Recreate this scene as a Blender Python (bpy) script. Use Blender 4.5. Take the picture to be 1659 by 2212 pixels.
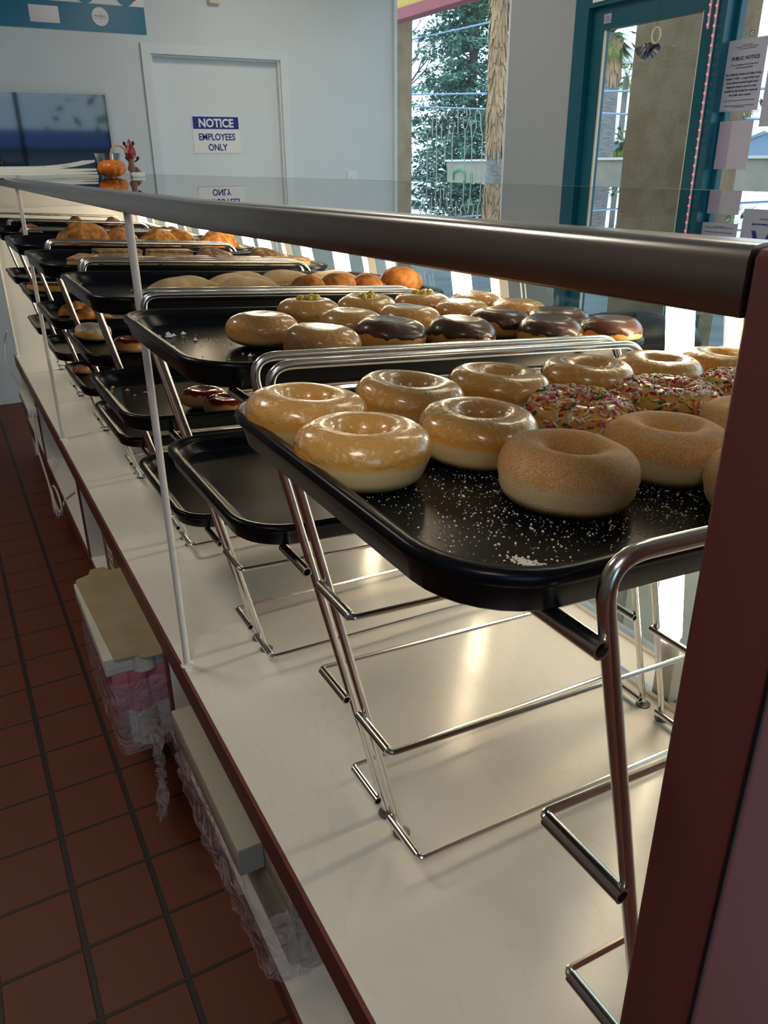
import bpy, math, random
from mathutils import Vector, Matrix, noise
random.seed(7)
S = bpy.context.scene
for o in list(bpy.data.objects): bpy.data.objects.remove(o)
COL = S.collection

# ------------------------------------------------------------------ camera
F_PX = 1690.0
R_CAM = [[0.87623864, -0.48180666, -0.00825822],
         [-0.20296293, -0.35346722, -0.91316317],
         [0.43704908, 0.80182496, -0.40751052]]
cam = bpy.data.cameras.new('camera'); camo = bpy.data.objects.new('camera', cam); COL.objects.link(camo)
m = Matrix(((R_CAM[0][0], -R_CAM[1][0], -R_CAM[2][0], 0.0),
            (R_CAM[0][1], -R_CAM[1][1], -R_CAM[2][1], 0.0),
            (R_CAM[0][2], -R_CAM[1][2], -R_CAM[2][2], 1.41),
            (0, 0, 0, 1)))
camo.matrix_world = m
cam.sensor_fit = 'HORIZONTAL'; cam.sensor_width = 36.0; cam.lens = 36.0 * F_PX / 1659.0
cam.clip_start = 0.02; cam.clip_end = 500
S.camera = camo
# ------------------------------------------------------------------ world, light, exposure
S.view_settings.view_transform = 'Standard'; S.view_settings.look = 'None'
S.view_settings.gamma = 1; S.view_settings.use_curve_mapping = False
S.view_settings.exposure = 0.20
SKY = 2.3
W = bpy.data.worlds.new('overcast_sky'); S.world = W; W.use_nodes = True
wn = W.node_tree; bg = wn.nodes['Background']
tc = wn.nodes.new('ShaderNodeTexCoord'); nz = wn.nodes.new('ShaderNodeTexNoise'); nz.inputs['Scale'].default_value = 2.5
cr = wn.nodes.new('ShaderNodeValToRGB')
cr.color_ramp.elements[0].position = 0.35; cr.color_ramp.elements[0].color = (0.44, 0.66, 0.98, 1)
cr.color_ramp.elements[1].position = 0.6; cr.color_ramp.elements[1].color = (0.72, 0.86, 1.0, 1)
wn.links.new(tc.outputs['Generated'], nz.inputs['Vector']); wn.links.new(nz.outputs['Fac'], cr.inputs['Fac'])
wn.links.new(cr.outputs['Color'], bg.inputs['Color']); bg.inputs['Strength'].default_value = SKY
S.cycles.max_bounces = 10; S.cycles.diffuse_bounces = 4; S.cycles.glossy_bounces = 5
S.cycles.transparent_max_bounces = 16; S.cycles.sample_clamp_indirect = 6.0
S.cycles.caustics_reflective = False; S.cycles.caustics_refractive = False
LAMP_POWER = 19.0      # emission of the case tubes
CEIL_POWER = 13.0      # watts of each ceiling fixture
HPI = math.pi / 2

# ------------------------------------------------------------------ materials
def mat(name, col=(0.8, 0.8, 0.8), rough=0.5, metal=0.0, **kw):
    M = bpy.data.materials.new(name); M.use_nodes = True
    b = M.node_tree.nodes['Principled BSDF']
    b.inputs['Base Color'].default_value = (*col, 1); b.inputs['Roughness'].default_value = rough
    b.inputs['Metallic'].default_value = metal
    for k, v in kw.items(): b.inputs[k.replace('_', ' ')].default_value = v
    return M
def nodes(M): return M.node_tree.nodes, M.node_tree.links, M.node_tree.nodes['Principled BSDF']
def add_noise(M, scale, c2, lo=0.4, hi=0.6, bump=0.0, detail=4, bdist=0.001, coords='Object', bscale=None, stretch=None):
    n, l, b = nodes(M)
    t = n.new('ShaderNodeTexCoord'); out = t.outputs[coords]
    if stretch:
        mp = n.new('ShaderNodeMapping'); mp.inputs['Scale'].default_value = stretch; l.new(out, mp.inputs['Vector']); out = mp.outputs[0]
    z = n.new('ShaderNodeTexNoise'); z.inputs['Scale'].default_value = scale; z.inputs['Detail'].default_value = detail
    l.new(out, z.inputs['Vector'])
    if c2 is not None:
        r = n.new('ShaderNodeValToRGB'); r.color_ramp.elements[0].position = lo; r.color_ramp.elements[1].position = hi
        r.color_ramp.elements[0].color = b.inputs['Base Color'].default_value; r.color_ramp.elements[1].color = (*c2, 1)
        l.new(z.outputs['Fac'], r.inputs['Fac']); l.new(r.outputs['Color'], b.inputs['Base Color'])
    if bump:
        if bscale:
            z = n.new('ShaderNodeTexNoise'); z.inputs['Scale'].default_value = bscale; z.inputs['Detail'].default_value = detail; l.new(out, z.inputs['Vector'])
        bp = n.new('ShaderNodeBump'); bp.inputs['Strength'].default_value = bump; bp.inputs['Distance'].default_value = bdist
        l.new(z.outputs['Fac'], bp.inputs['Height']); l.new(bp.outputs['Normal'], b.inputs['Normal'])
    return M
def emit(name, col, s):
    M = mat(name, col); b = nodes(M)[2]
    b.inputs['Emission Color'].default_value = (*col, 1); b.inputs['Emission Strength'].default_value = s
    return M
def glassy(name, tint=(0.93, 0.98, 0.96), rough=0.0, extra=0.0):
    M = bpy.data.materials.new(name); M.use_nodes = True; n = M.node_tree.nodes; l = M.node_tree.links
    n.clear(); o = n.new('ShaderNodeOutputMaterial'); mx = n.new('ShaderNodeMixShader')
    lw = n.new('ShaderNodeLayerWeight'); lw.inputs['Blend'].default_value = 0.5
    pw = n.new('ShaderNodeMath'); pw.operation = 'POWER'; pw.inputs[1].default_value = 5.0; l.new(lw.outputs['Facing'], pw.inputs[0])
    f = n.new('ShaderNodeMath'); f.operation = 'MULTIPLY_ADD'; f.inputs[1].default_value = 0.96; f.inputs[2].default_value = 0.03; l.new(pw.outputs[0], f.inputs[0])
    t = n.new('ShaderNodeBsdfTransparent'); t.inputs['Color'].default_value = (*tint, 1)
    g = n.new('ShaderNodeBsdfGlossy'); g.inputs['Roughness'].default_value = rough
    fac = f.outputs[0]
    if extra:
        a = n.new('ShaderNodeMath'); a.operation = 'ADD'; a.inputs[1].default_value = extra; a.use_clamp = True
        l.new(fac, a.inputs[0]); fac = a.outputs[0]
    l.new(fac, mx.inputs[0]); l.new(t.outputs[0], mx.inputs[1]); l.new(g.outputs[0], mx.inputs[2]); l.new(mx.outputs[0], o.inputs[0])
    return M
M = {}
M['wall'] = add_noise(mat('painted_wall', (0.66, 0.72, 0.77), 0.6), 3, (0.64, 0.70, 0.75))
M['pier'] = mat('painted_pier', (0.33, 0.36, 0.40), 0.6)
M['dark_wall'] = mat('dark_wall', (0.10, 0.075, 0.07), 0.6)
M['ceiling'] = mat('ceiling_paint', (0.6, 0.6, 0.6), 0.8)
M['door_paint'] = mat('door_paint', (0.69, 0.75, 0.80), 0.45)
M['teal'] = mat('teal_paint', (0.0, 0.085, 0.13), 0.35)
M['maroon'] = mat('maroon_laminate', (0.130, 0.036, 0.036), 0.5)
M['maroon_dark'] = mat('maroon_groove', (0.01, 0.004, 0.008), 0.6)
M['white_lam'] = mat('white_laminate', (0.74, 0.73, 0.70), 0.35)
M['cream_lam'] = mat('cream_strip', (0.78, 0.72, 0.60), 0.4)
M['steel'] = add_noise(mat('brushed_steel', (0.55, 0.54, 0.53), 0.26, 1.0), 8, (0.50, 0.49, 0.47), bump=0.05, bscale=60, bdist=0.0005, stretch=(20, 1, 20))
M['chrome'] = mat('chrome_wire', (0.74, 0.72, 0.70), 0.22, 1.0)
M['chrome_in'] = mat('tube_bore', (0.01, 0.01, 0.01), 0.7)
M['rod'] = mat('satin_white_rod', (0.78, 0.77, 0.76), 0.35)
M['foot'] = mat('grey_rubber_foot', (0.12, 0.12, 0.12), 0.4)
M['tray'] = add_noise(mat('black_tray', (0.003, 0.0045, 0.008), 0.27, 0.0, Specular_IOR_Level=0.16), 40, (0.004, 0.0055, 0.009), bump=0.05, bscale=400, bdist=0.0004)
M['tray_edge'] = mat('worn_tray_rim', (0.016, 0.018, 0.022), 0.2)
M['mirror_glass'] = glassy('top_glass', (0.93, 0.97, 0.96), 0.0, 0.30)
M['glass_edge'] = mat('glass_edge', (0.45, 0.62, 0.60), 0.15)
M['glass'] = glassy('window_glass')
M['scratch'] = mat('scratched_glass', (0.62, 0.80, 0.82), 0.6, Alpha=0.8)
M['tube'] = emit('warm_tube', (1.0, 0.80, 0.52), LAMP_POWER)
M['plastic'] = mat('white_plastic', (0.75, 0.74, 0.70), 0.4)
M['green'] = mat('green_plastic', (0.02, 0.25, 0.08), 0.4)
M['black'] = mat('black_plastic', (0.012, 0.012, 0.016), 0.25)
M['screen'] = mat('tv_screen', (0.004, 0.005, 0.010), 0.04, 0.0, Specular_IOR_Level=1.0)
M['bell_metal'] = mat('bell_metal', (0.22, 0.23, 0.26), 0.25, 0.9)
M['silver'] = mat('silver_bezel', (0.40, 0.40, 0.38), 0.35, 0.6)
M['paper'] = mat('white_paper', (0.80, 0.80, 0.82), 0.6)
M['bagpaper'] = add_noise(mat('bag_paper', (0.74, 0.74, 0.68), 0.6), 12, (0.50, 0.40, 0.26), 0.62, 0.72)
M['blue'] = mat('sign_blue', (0.01, 0.02, 0.25), 0.4)
M['ink'] = mat('ink', (0.04, 0.04, 0.05), 0.6)
M['ink_blue'] = mat('blue_ink', (0.01, 0.02, 0.22), 0.5)
M['pink_ink'] = mat('pink_ink', (0.5, 0.2, 0.2), 0.5)
M['teal_print'] = mat('teal_print', (0.0, 0.17, 0.30), 0.22)
M['sign_pink'] = mat('lilac_paper', (0.42, 0.40, 0.50), 0.6)
M['sign_pink2'] = mat('lilac_paper_fold', (0.33, 0.29, 0.42), 0.6)
M['notice_paper'] = mat('notice_paper', (0.36, 0.38, 0.50), 0.5)
M['led_tube'] = mat('led_rope', (0.55, 0.45, 0.5), 0.25)
M['led'] = emit('red_led', (1.0, 0.03, 0.06), 6.0)
M['kraft'] = add_noise(mat('kraft_board', (0.30, 0.24, 0.125), 0.7), 14, (0.34, 0.28, 0.16))
M['carton'] = add_noise(mat('carton_board', (0.27, 0.155, 0.055), 0.7), 10, (0.31, 0.18, 0.065))
M['whiteboard'] = add_noise(mat('white_board_stack', (0.62, 0.61, 0.56), 0.6), 3, (0.52, 0.50, 0.46), bump=0.3, bscale=3, bdist=0.002, stretch=(1, 1, 90))
M['greyboard'] = add_noise(mat('grey_board_stack', (0.40, 0.37, 0.30), 0.65), 3, (0.36, 0.33, 0.27), bump=0.3, bscale=3, bdist=0.002, stretch=(1, 1, 90))
M['endgrey'] = mat('grey_board_ends', (0.22, 0.21, 0.20), 0.6)
M['pink'] = mat('pink_board', (0.50, 0.16, 0.22), 0.6)
def film():
    K = bpy.data.materials.new('clear_film'); K.use_nodes = True; n = K.node_tree.nodes; l = K.node_tree.links
    b = n['Principled BSDF']; b.inputs['Base Color'].default_value = (0.55, 0.45, 0.50, 1); b.inputs['Roughness'].default_value = 0.12
    t = n.new('ShaderNodeBsdfTransparent'); mx = n.new('ShaderNodeMixShader'); mx.inputs[0].default_value = 0.36
    z = n.new('ShaderNodeTexNoise'); z.inputs['Scale'].default_value = 28; z.inputs['Distortion'].default_value = 1.5
    tcx = n.new('ShaderNodeTexCoord'); l.new(tcx.outputs['Object'], z.inputs['Vector'])
    bp = n.new('ShaderNodeBump'); bp.inputs['Distance'].default_value = 0.02; l.new(z.outputs['Fac'], bp.inputs['Height']); l.new(bp.outputs[0], b.inputs['Normal'])
    l.new(t.outputs[0], mx.inputs[1]); l.new(b.outputs[0], mx.inputs[2]); l.new(mx.outputs[0], n['Material Output'].inputs[0])
    return K
M['film'] = film()
M['stucco'] = add_noise(mat('stucco', (0.30, 0.195, 0.11), 0.9), 6, (0.24, 0.15, 0.08), bump=0.6, bscale=70, bdist=0.01)
M['stucco_y'] = add_noise(mat('yellow_stucco', (0.55, 0.36, 0.07), 0.9), 6, (0.50, 0.32, 0.06))
M['red_trim'] = mat('red_trim', (0.30, 0.06, 0.07), 0.7)
M['site_wall'] = add_noise(mat('site_wall', (0.40, 0.34, 0.27), 0.9), 5, (0.36, 0.30, 0.24))
M['spray'] = mat('green_spray', (0.06, 0.35, 0.12), 0.7)
M['bark'] = add_noise(mat('palm_bark', (0.30, 0.27, 0.25), 0.9), 8, (0.20, 0.18, 0.17), stretch=(1, 1, 6), bump=0.5, bdist=0.03)
M['thatch'] = add_noise(mat('dry_fronds', (0.58, 0.36, 0.20), 0.9), 3, (0.42, 0.25, 0.14))
M['conifer'] = add_noise(mat('conifer_needles', (0.07, 0.17, 0.12), 0.8), 2, (0.16, 0.30, 0.22))
M['frond'] = add_noise(mat('palm_frond', (0.10, 0.19, 0.04), 0.7), 2, (0.26, 0.28, 0.06))
M['twig'] = mat('bare_bark', (0.10, 0.08, 0.07), 0.9)
M['asphalt'] = add_noise(mat('asphalt', (0.16, 0.17, 0.18), 0.9), 3, (0.12, 0.13, 0.14))
M['bluegrey'] = mat('house_siding', (0.30, 0.40, 0.52), 0.8)
M['blue_roof'] = mat('blue_roof', (0.02, 0.08, 0.40), 0.6)
M['cable'] = mat('white_cable', (0.55, 0.54, 0.52), 0.4)
M['dark_fabric'] = mat('dark_fabric', (0.008, 0.008, 0.012), 0.5)
M['crumb'] = mat('sugar_grain', (0.85, 0.85, 0.83), 0.5)
M['orange'] = add_noise(mat('pumpkin_skin', (0.75, 0.20, 0.01), 0.35), 9, (0.62, 0.14, 0.005))
M['stem'] = mat('pumpkin_stem', (0.55, 0.38, 0.24), 0.6)
M['red'] = mat('red_glaze', (0.26, 0.02, 0.03), 0.3)
M['brown'] = mat('brown_glaze', (0.20, 0.09, 0.05), 0.35)
M['cupplastic'] = glassy('cup_plastic', (0.72, 0.78, 0.85), 0.15, 0.15)

def tile_mat(name, c1, c2, mortar, pitch, mort, offx, offy, rough, bump=0.4, wide=1.0):
    K = mat(name, c1, rough); n, l, b = nodes(K)
    g = n.new('ShaderNodeNewGeometry'); sx = n.new('ShaderNodeSeparateXYZ'); l.new(g.outputs['Position'], sx.inputs[0])
    def line(sock, off, w):
        a = n.new('ShaderNodeMath'); a.operation = 'SUBTRACT'; l.new(sock, a.inputs[0]); a.inputs[1].default_value = off
        d = n.new('ShaderNodeMath'); d.operation = 'PINGPONG'; l.new(a.outputs[0], d.inputs[0]); d.inputs[1].default_value = pitch / 2
        r = n.new('ShaderNodeMapRange'); r.inputs['From Min'].default_value = w * 0.5; r.inputs['From Max'].default_value = w * 0.5 + 0.002
        l.new(d.outputs[0], r.inputs['Value']); return r.outputs[0]
    lx = line(sx.outputs[0], offx, mort * wide); ly = line(sx.outputs[1], offy, mort)
    mn = n.new('ShaderNodeMath'); mn.operation = 'MINIMUM'; l.new(lx, mn.inputs[0]); l.new(ly, mn.inputs[1])
    z = n.new('ShaderNodeTexNoise'); z.inputs['Scale'].default_value = 7; l.new(g.outputs['Position'], z.inputs['Vector'])
    mc = n.new('ShaderNodeMix'); mc.data_type = 'RGBA'; mc.inputs[6].default_value = (*c1, 1); mc.inputs[7].default_value = (*c2, 1); l.new(z.outputs['Fac'], mc.inputs[0])
    m2 = n.new('ShaderNodeMix'); m2.data_type = 'RGBA'; m2.inputs[6].default_value = (*mortar, 1); l.new(mc.outputs[2], m2.inputs[7]); l.new(mn.outputs[0], m2.inputs[0])
    l.new(m2.outputs[2], b.inputs['Base Color'])
    bp = n.new('ShaderNodeBump'); bp.inputs['Strength'].default_value = bump; bp.inputs['Distance'].default_value = 0.003
    l.new(mn.outputs[0], bp.inputs['Height']); l.new(bp.outputs[0], b.inputs['Normal'])
    return K
M['quarry'] = tile_mat('quarry_tile', (0.098, 0.019, 0.006), (0.125, 0.025, 0.008), (0.010, 0.007, 0.007), 0.16, 0.006, 0.1446, 1.0565, 0.55, wide=1.7)
M['grey_tile'] = tile_mat('grey_tile', (0.30, 0.33, 0.38), (0.34, 0.37, 0.42), (0.14, 0.15, 0.17), 0.30, 0.006, 1.97, 1.62, 0.35)

def deck_mat():
    K = mat('marble_laminate', (0.74, 0.725, 0.69), 0.22); n, l, b = nodes(K)
    g = n.new('ShaderNodeNewGeometry'); mp = n.new('ShaderNodeMapping'); mp.inputs['Rotation'].default_value = (0, 0, 0.5); mp.inputs['Scale'].default_value = (5, 1.4, 1)
    l.new(g.outputs['Position'], mp.inputs['Vector'])
    z = n.new('ShaderNodeTexNoise'); z.inputs['Scale'].default_value = 1.6; z.inputs['Detail'].default_value = 7; z.inputs['Distortion'].default_value = 1.2
    l.new(mp.outputs[0], z.inputs['Vector'])
    r = n.new('ShaderNodeValToRGB'); e = r.color_ramp.elements
    e[0].position = 0.488; e[0].color = (0.76, 0.745, 0.71, 1); e[1].position = 0.512; e[1].color = (0.76, 0.745, 0.71, 1)
    k = r.color_ramp.elements.new(0.50); k.color = (0.73, 0.712, 0.675, 1)
    l.new(z.outputs['Fac'], r.inputs['Fac']); l.new(r.outputs['Color'], b.inputs['Base Color'])
    return K
M['deck'] = deck_mat()

# pastry materials -----------------------------------------------------------
def dough_mat(name, top, mid, bot, h, rough=0.55, coat=0.0, sugar=0.0, mlo=0.20, mhi=0.52, bump=0.25, coatr=0.12, sss=0.08):
    K = mat(name, top, rough); n, l, b = nodes(K)
    b.inputs['Coat Weight'].default_value = coat; b.inputs['Coat Roughness'].default_value = coatr
    b.inputs['Subsurface Weight'].default_value = sss; b.inputs['Subsurface Radius'].default_value = (0.012, 0.006, 0.003); b.inputs['Subsurface Scale'].default_value = 0.6
    t = n.new('ShaderNodeTexCoord'); sx = n.new('ShaderNodeSeparateXYZ'); l.new(t.outputs['Object'], sx.inputs[0])
    dv = n.new('ShaderNodeMath'); dv.operation = 'DIVIDE'; dv.inputs[1].default_value = h; l.new(sx.outputs[2], dv.inputs[0])
    z = n.new('ShaderNodeTexNoise'); z.inputs['Scale'].default_value = 28; z.inputs['Detail'].default_value = 3; l.new(t.outputs['Object'], z.inputs['Vector'])
    ma = n.new('ShaderNodeMath'); ma.operation = 'MULTIPLY_ADD'; ma.inputs[1].default_value = 0.22; ma.inputs[2].default_value = -0.11; l.new(z.outputs['Fac'], ma.inputs[0])
    ad = n.new('ShaderNodeMath'); ad.operation = 'ADD'; l.new(dv.outputs[0], ad.inputs[0]); l.new(ma.outputs[0], ad.inputs[1])
    r = n.new('ShaderNodeValToRGB'); e = r.color_ramp.elements
    e[0].position = 0.02; e[0].color = (*bot, 1); e[1].position = mhi + 0.12; e[1].color = (*top, 1)
    for p, c in ((mlo, mid), (mhi, mid)):
        k = r.color_ramp.elements.new(p); k.color = (*c, 1)
    l.new(ad.outputs[0], r.inputs['Fac'])
    z2 = n.new('ShaderNodeTexNoise'); z2.inputs['Scale'].default_value = 150; z2.inputs['Detail'].default_value = 5; l.new(t.outputs['Object'], z2.inputs['Vector'])
    mx = n.new('ShaderNodeMix'); mx.data_type = 'RGBA'; mx.blend_type = 'OVERLAY'; mx.inputs[0].default_value = 0.25
    l.new(r.outputs['Color'], mx.inputs[6]); l.new(z2.outputs['Color'], mx.inputs[7]); outc = mx.outputs[2]
    bh = z2.outputs['Fac']
    if sugar:
        v = n.new('ShaderNodeTexNoise'); v.inputs['Scale'].default_value = 900; v.inputs['Detail'].default_value = 1; l.new(t.outputs['Object'], v.inputs['Vector'])
        z3 = n.new('ShaderNodeTexNoise'); z3.inputs['Scale'].default_value = 40; l.new(t.outputs['Object'], z3.inputs['Vector'])
        s = n.new('ShaderNodeMath'); s.operation = 'MULTIPLY_ADD'; s.inputs[1].default_value = 0.35; l.new(z3.outputs['Fac'], s.inputs[0]); l.new(v.outputs['Fac'], s.inputs[2])
        rr = n.new('ShaderNodeMapRange'); rr.inputs['From Min'].default_value = 0.64; rr.inputs['From Max'].default_value = 0.84; rr.inputs['To Max'].default_value = sugar
        l.new(s.outputs[0], rr.inputs['Value'])
        m3 = n.new('ShaderNodeMix'); m3.data_type = 'RGBA'; m3.inputs[7].default_value = (0.92, 0.84, 0.78, 1); l.new(rr.outputs[0], m3.inputs[0]); l.new(outc, m3.inputs[6]); outc = m3.outputs[2]
        bh = s.outputs[0]
    l.new(outc, b.inputs['Base Color'])
    bp = n.new('ShaderNodeBump'); bp.inputs['Strength'].default_value = bump; bp.inputs['Distance'].default_value = 0.0015 if not sugar else 0.0008
    l.new(bh, bp.inputs['Height']); l.new(bp.outputs[0], b.inputs['Normal'])
    return K
TOP = (0.82, 0.36, 0.055); CREAM = (0.86, 0.64, 0.31); BOT = (0.60, 0.34, 0.09)
M['dough'] = dough_mat('ring_dough', TOP, CREAM, BOT, 0.041, 0.35, 0.6, 0, 0.20, 0.44)
M['sugar_dough'] = dough_mat('sugared_dough', (0.86, 0.40, 0.09), (0.90, 0.68, 0.32), (0.78, 0.42, 0.11), 0.044, 0.75, 0, 0.62, 0.18, 0.46, 0.45)
M['bun_dough'] = dough_mat('bun_dough', (0.76, 0.36, 0.08), (0.84, 0.54, 0.18), (0.66, 0.30, 0.05), 0.045, 0.4, 0.5, 0, 0.12, 0.30)
def icing(name, c1, c2, scale=60, rough=0.22, bump=0.5, coat=1.0, lo=0.62, hi=0.75):
    K = mat(name, c1, rough, Coat_Weight=coat, Coat_Roughness=0.13, Subsurface_Weight=0.05, Subsurface_Scale=0.005)
    return add_noise(K, scale * 3, c2, lo, hi, bump=bump, bscale=scale * 3.6, bdist=0.0016)
M['glaze'] = icing('sugar_glaze', (0.80, 0.41, 0.105), (0.92, 0.66, 0.34), 48, .3, 1.0, lo=.56, hi=.72)
M['pale_glaze'] = icing('pale_sugar_glaze', (0.84, 0.40, 0.10), (0.92, 0.64, 0.34), 60, .3, 1.0, lo=0.58, hi=0.72)
M['choc'] = icing('chocolate_icing', (0.075, 0.026, 0.016), (0.10, 0.042, 0.03), 40, 0.4, 0.6, 0.6)
M['maple'] = icing('maple_icing', (0.22, 0.07, 0.015), (0.25, 0.09, 0.02), 20, 0.3, 0.2)
M['lemon'] = mat('lemon_filling', (0.80, 0.55, 0.015), 0.15, Coat_Weight=1.0)
M['jam'] = mat('berry_jam', (0.25, 0.02, 0.01), 0.12, Coat_Weight=1.0)
M['powder'] = add_noise(mat('powdered_sugar', (0.62, 0.42, 0.27), 0.8), 90, (0.85, 0.80, 0.74), 0.4, 0.55, bump=0.6, bdist=0.002)
M['pale_pastry'] = add_noise(mat('pale_pastry', (0.88, 0.60, 0.33), 0.6), 18, (0.74, 0.46, 0.22), bump=0.4, bscale=50, bdist=0.002)
M['cake'] = add_noise(mat('orange_cake', (0.68, 0.26, 0.05), 0.6), 60, (0.36, 0.11, 0.02), bump=0.6, bdist=0.004)
M['cake_side'] = mat('cake_side', (0.42, 0.15, 0.035), 0.6)
M['bar_side'] = add_noise(mat('bar_crumb', (0.62, 0.42, 0.14), 0.7), 60, (0.52, 0.32, 0.10), bump=0.5, bdist=0.002)
M['bar_top'] = add_noise(mat('bar_crust', (0.34, 0.16, 0.075), 0.5), 90, (0.55, 0.36, 0.24), 0.5, 0.62, bump=0.8, bdist=0.003)
M['puff'] = add_noise(mat('puff_pastry', (0.74, 0.33, 0.06), 0.45), 40, (0.42, 0.14, 0.02), bump=0.5, bscale=90, bdist=0.004)
M['danish'] = add_noise(mat('dark_pastry', (0.32, 0.11, 0.04), 0.45), 25, (0.20, 0.07, 0.03), bump=0.5, bscale=90, bdist=0.004)
SPR = [mat('sprinkle_white', (0.85, 0.80, 0.70), 0.35), mat('sprinkle_pink', (0.75, 0.14, 0.28), 0.35), mat('sprinkle_orange', (0.80, 0.20, 0.02), 0.35),
       mat('sprinkle_yellow', (0.80, 0.58, 0.03), 0.35), mat('sprinkle_green', (0.02, 0.16, 0.06), 0.35), mat('sprinkle_red', (0.60, 0.02, 0.05), 0.35)]

# ------------------------------------------------------------------ mesh helpers
class MB:
    def __init__(s): s.v = []; s.f = []; s.mi = []
    def add(s, vs, fs, mi=0):
        o = len(s.v); s.v += [tuple(p) for p in vs]; s.f += [tuple(i + o for i in f) for f in fs]; s.mi += [mi] * len(fs); return s
    def box(s, x0, x1, y0, y1, z0, z1, mi=0):
        return s.add([(x0, y0, z0), (x1, y0, z0), (x1, y1, z0), (x0, y1, z0), (x0, y0, z1), (x1, y0, z1), (x1, y1, z1), (x0, y1, z1)],
                     [(0, 3, 2, 1), (4, 5, 6, 7), (0, 1, 5, 4), (1, 2, 6, 5), (2, 3, 7, 6), (3, 0, 4, 7)], mi)
    def rbox(s, x0, x1, y0, y1, z0, z1, r=0.004, mi=0):
        rings = []
        for a, z in ((r, z0), (r * .3, z0 + r * .3), (0, z0 + r), (0, z1 - r), (r * .3, z1 - r * .3), (r, z1)):
            rings.append(rrect(x0 + a, x1 - a, y0 + a, y1 - a, max(r * 1.0 - a * .5, r * .4), 3, z))
        return s.loft(rings, True, mi)
    def loft(s, rings, caps=True, mi=0, closed=False):
        n = len(rings[0]); vs = [p for r in rings for p in r]; fs = []
        m_ = len(rings); rng = m_ if closed else m_ - 1
        for i in range(rng):
            for j in range(n):
                a = i * n + j; b = i * n + (j + 1) % n; i2 = (i + 1) % m_
                fs.append((a, b, i2 * n + (j + 1) % n, i2 * n + j))
        if caps and not closed:
            fs.append(tuple(range(n))[::-1]); fs.append(tuple((m_ - 1) * n + j for j in range(n)))
        return s.add(vs, fs, mi)
    def sweep(s, pts, r, seg=10, mi=0, closed=False, caps=True, radii=None):
        pts = [Vector(p) for p in pts]; n = len(pts); rings = []; up = None
        for i, p in enumerate(pts):
            if closed: t = (pts[(i + 1) % n] - pts[i - 1]).normalized()
            else: t = (pts[min(i + 1, n - 1)] - pts[max(i - 1, 0)]).normalized()
            if up is None:
                up = Vector((0, 0, 1)) if abs(t.z) < 0.9 else Vector((1, 0, 0))
            sd = t.cross(up).normalized(); up = sd.cross(t).normalized()
            rr = radii[i] if radii else r
            rings.append([p + (sd * math.cos(2 * math.pi * k / seg) + up * math.sin(2 * math.pi * k / seg)) * rr for k in range(seg)])
        return s.loft(rings, caps, mi, closed)
    def cyl(s, a, b, r, seg=16, mi=0, r2=None):
        return s.sweep([a, b], r, seg, mi, radii=[r, r if r2 is None else r2])
    def lathe(s, prof, seg=32, c=(0, 0, 0), mi=0, caps=False, fn=None):
        rings = []
        for (r, z) in prof:
            ring = []
            for k in range(seg):
                a = 2 * math.pi * k / seg; x, y, zz = r * math.cos(a), r * math.sin(a), z
                if fn: x, y, zz = fn(x, y, zz, a)
                ring.append((c[0] + x, c[1] + y, c[2] + zz))
            rings.append(ring)
        return s.loft(rings, caps, mi)
    def build(s, name, m_, parent=None, world=True, sharp=35, smooth=True):
        me = bpy.data.meshes.new(name)
        off = Vector(LOC.get(parent.name, (0, 0, 0))) if (parent and world) else Vector((0, 0, 0))
        me.from_pydata([Vector(p) - off for p in s.v], [], s.f)
        for k in (m_ if isinstance(m_, (list, tuple)) else [m_]): me.materials.append(k if not isinstance(k, str) else M[k])
        for p, i in zip(me.polygons, s.mi): p.material_index = i
        me.validate(); me.update()
        if smooth:
            me.polygons.foreach_set('use_smooth', [True] * len(me.polygons)); me.set_sharp_from_angle(angle=math.radians(sharp))
        o = bpy.data.objects.new(name, me); COL.objects.link(o)
        if parent: o.parent = parent; LOC[o.name] = tuple(off)
        return o
def rrect(x0, x1, y0, y1, r, n, z):
    out = []
    for cx, cy, a0 in ((x1 - r, y1 - r, 0), (x0 + r, y1 - r, 1), (x0 + r, y0 + r, 2), (x1 - r, y0 + r, 3)):
        for k in range(n + 1):
            a = (a0 + k / n) * math.pi / 2; out.append((cx + r * math.cos(a), cy + r * math.sin(a), z))
    return out
def fillet(pts, r, n=6):
    pts = [Vector(p) for p in pts]; out = [pts[0]]
    for i in range(1, len(pts) - 1):
        a = (pts[i - 1] - pts[i]).normalized(); b = (pts[i + 1] - pts[i]).normalized()
        for k in range(n + 1):
            t = k / n; p = pts[i] + a * r * (1 - t) ** 2 + b * r * t ** 2
            out.append(p)
    out.append(pts[-1]); return out
LOC = {}
def thing(name, label, cat, loc=(0, 0, 0), group=None):
    o = bpy.data.objects.new(name, None); COL.objects.link(o); o.location = loc; o.empty_display_size = 0.05
    LOC[o.name] = loc; return tag(o, label, cat, group)
def tag(o, label, cat, group=None, kind=None):
    o['label'] = label; o['category'] = cat
    if group: o['group'] = group
    if kind: o['kind'] = kind
    return o
def struct(o): o['kind'] = 'structure'; return o
def sempty(name, loc=(0, 0, 0)):
    o = bpy.data.objects.new(name, None); COL.objects.link(o); o.location = loc; LOC[o.name] = loc; o['kind'] = 'structure'; return o
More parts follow.
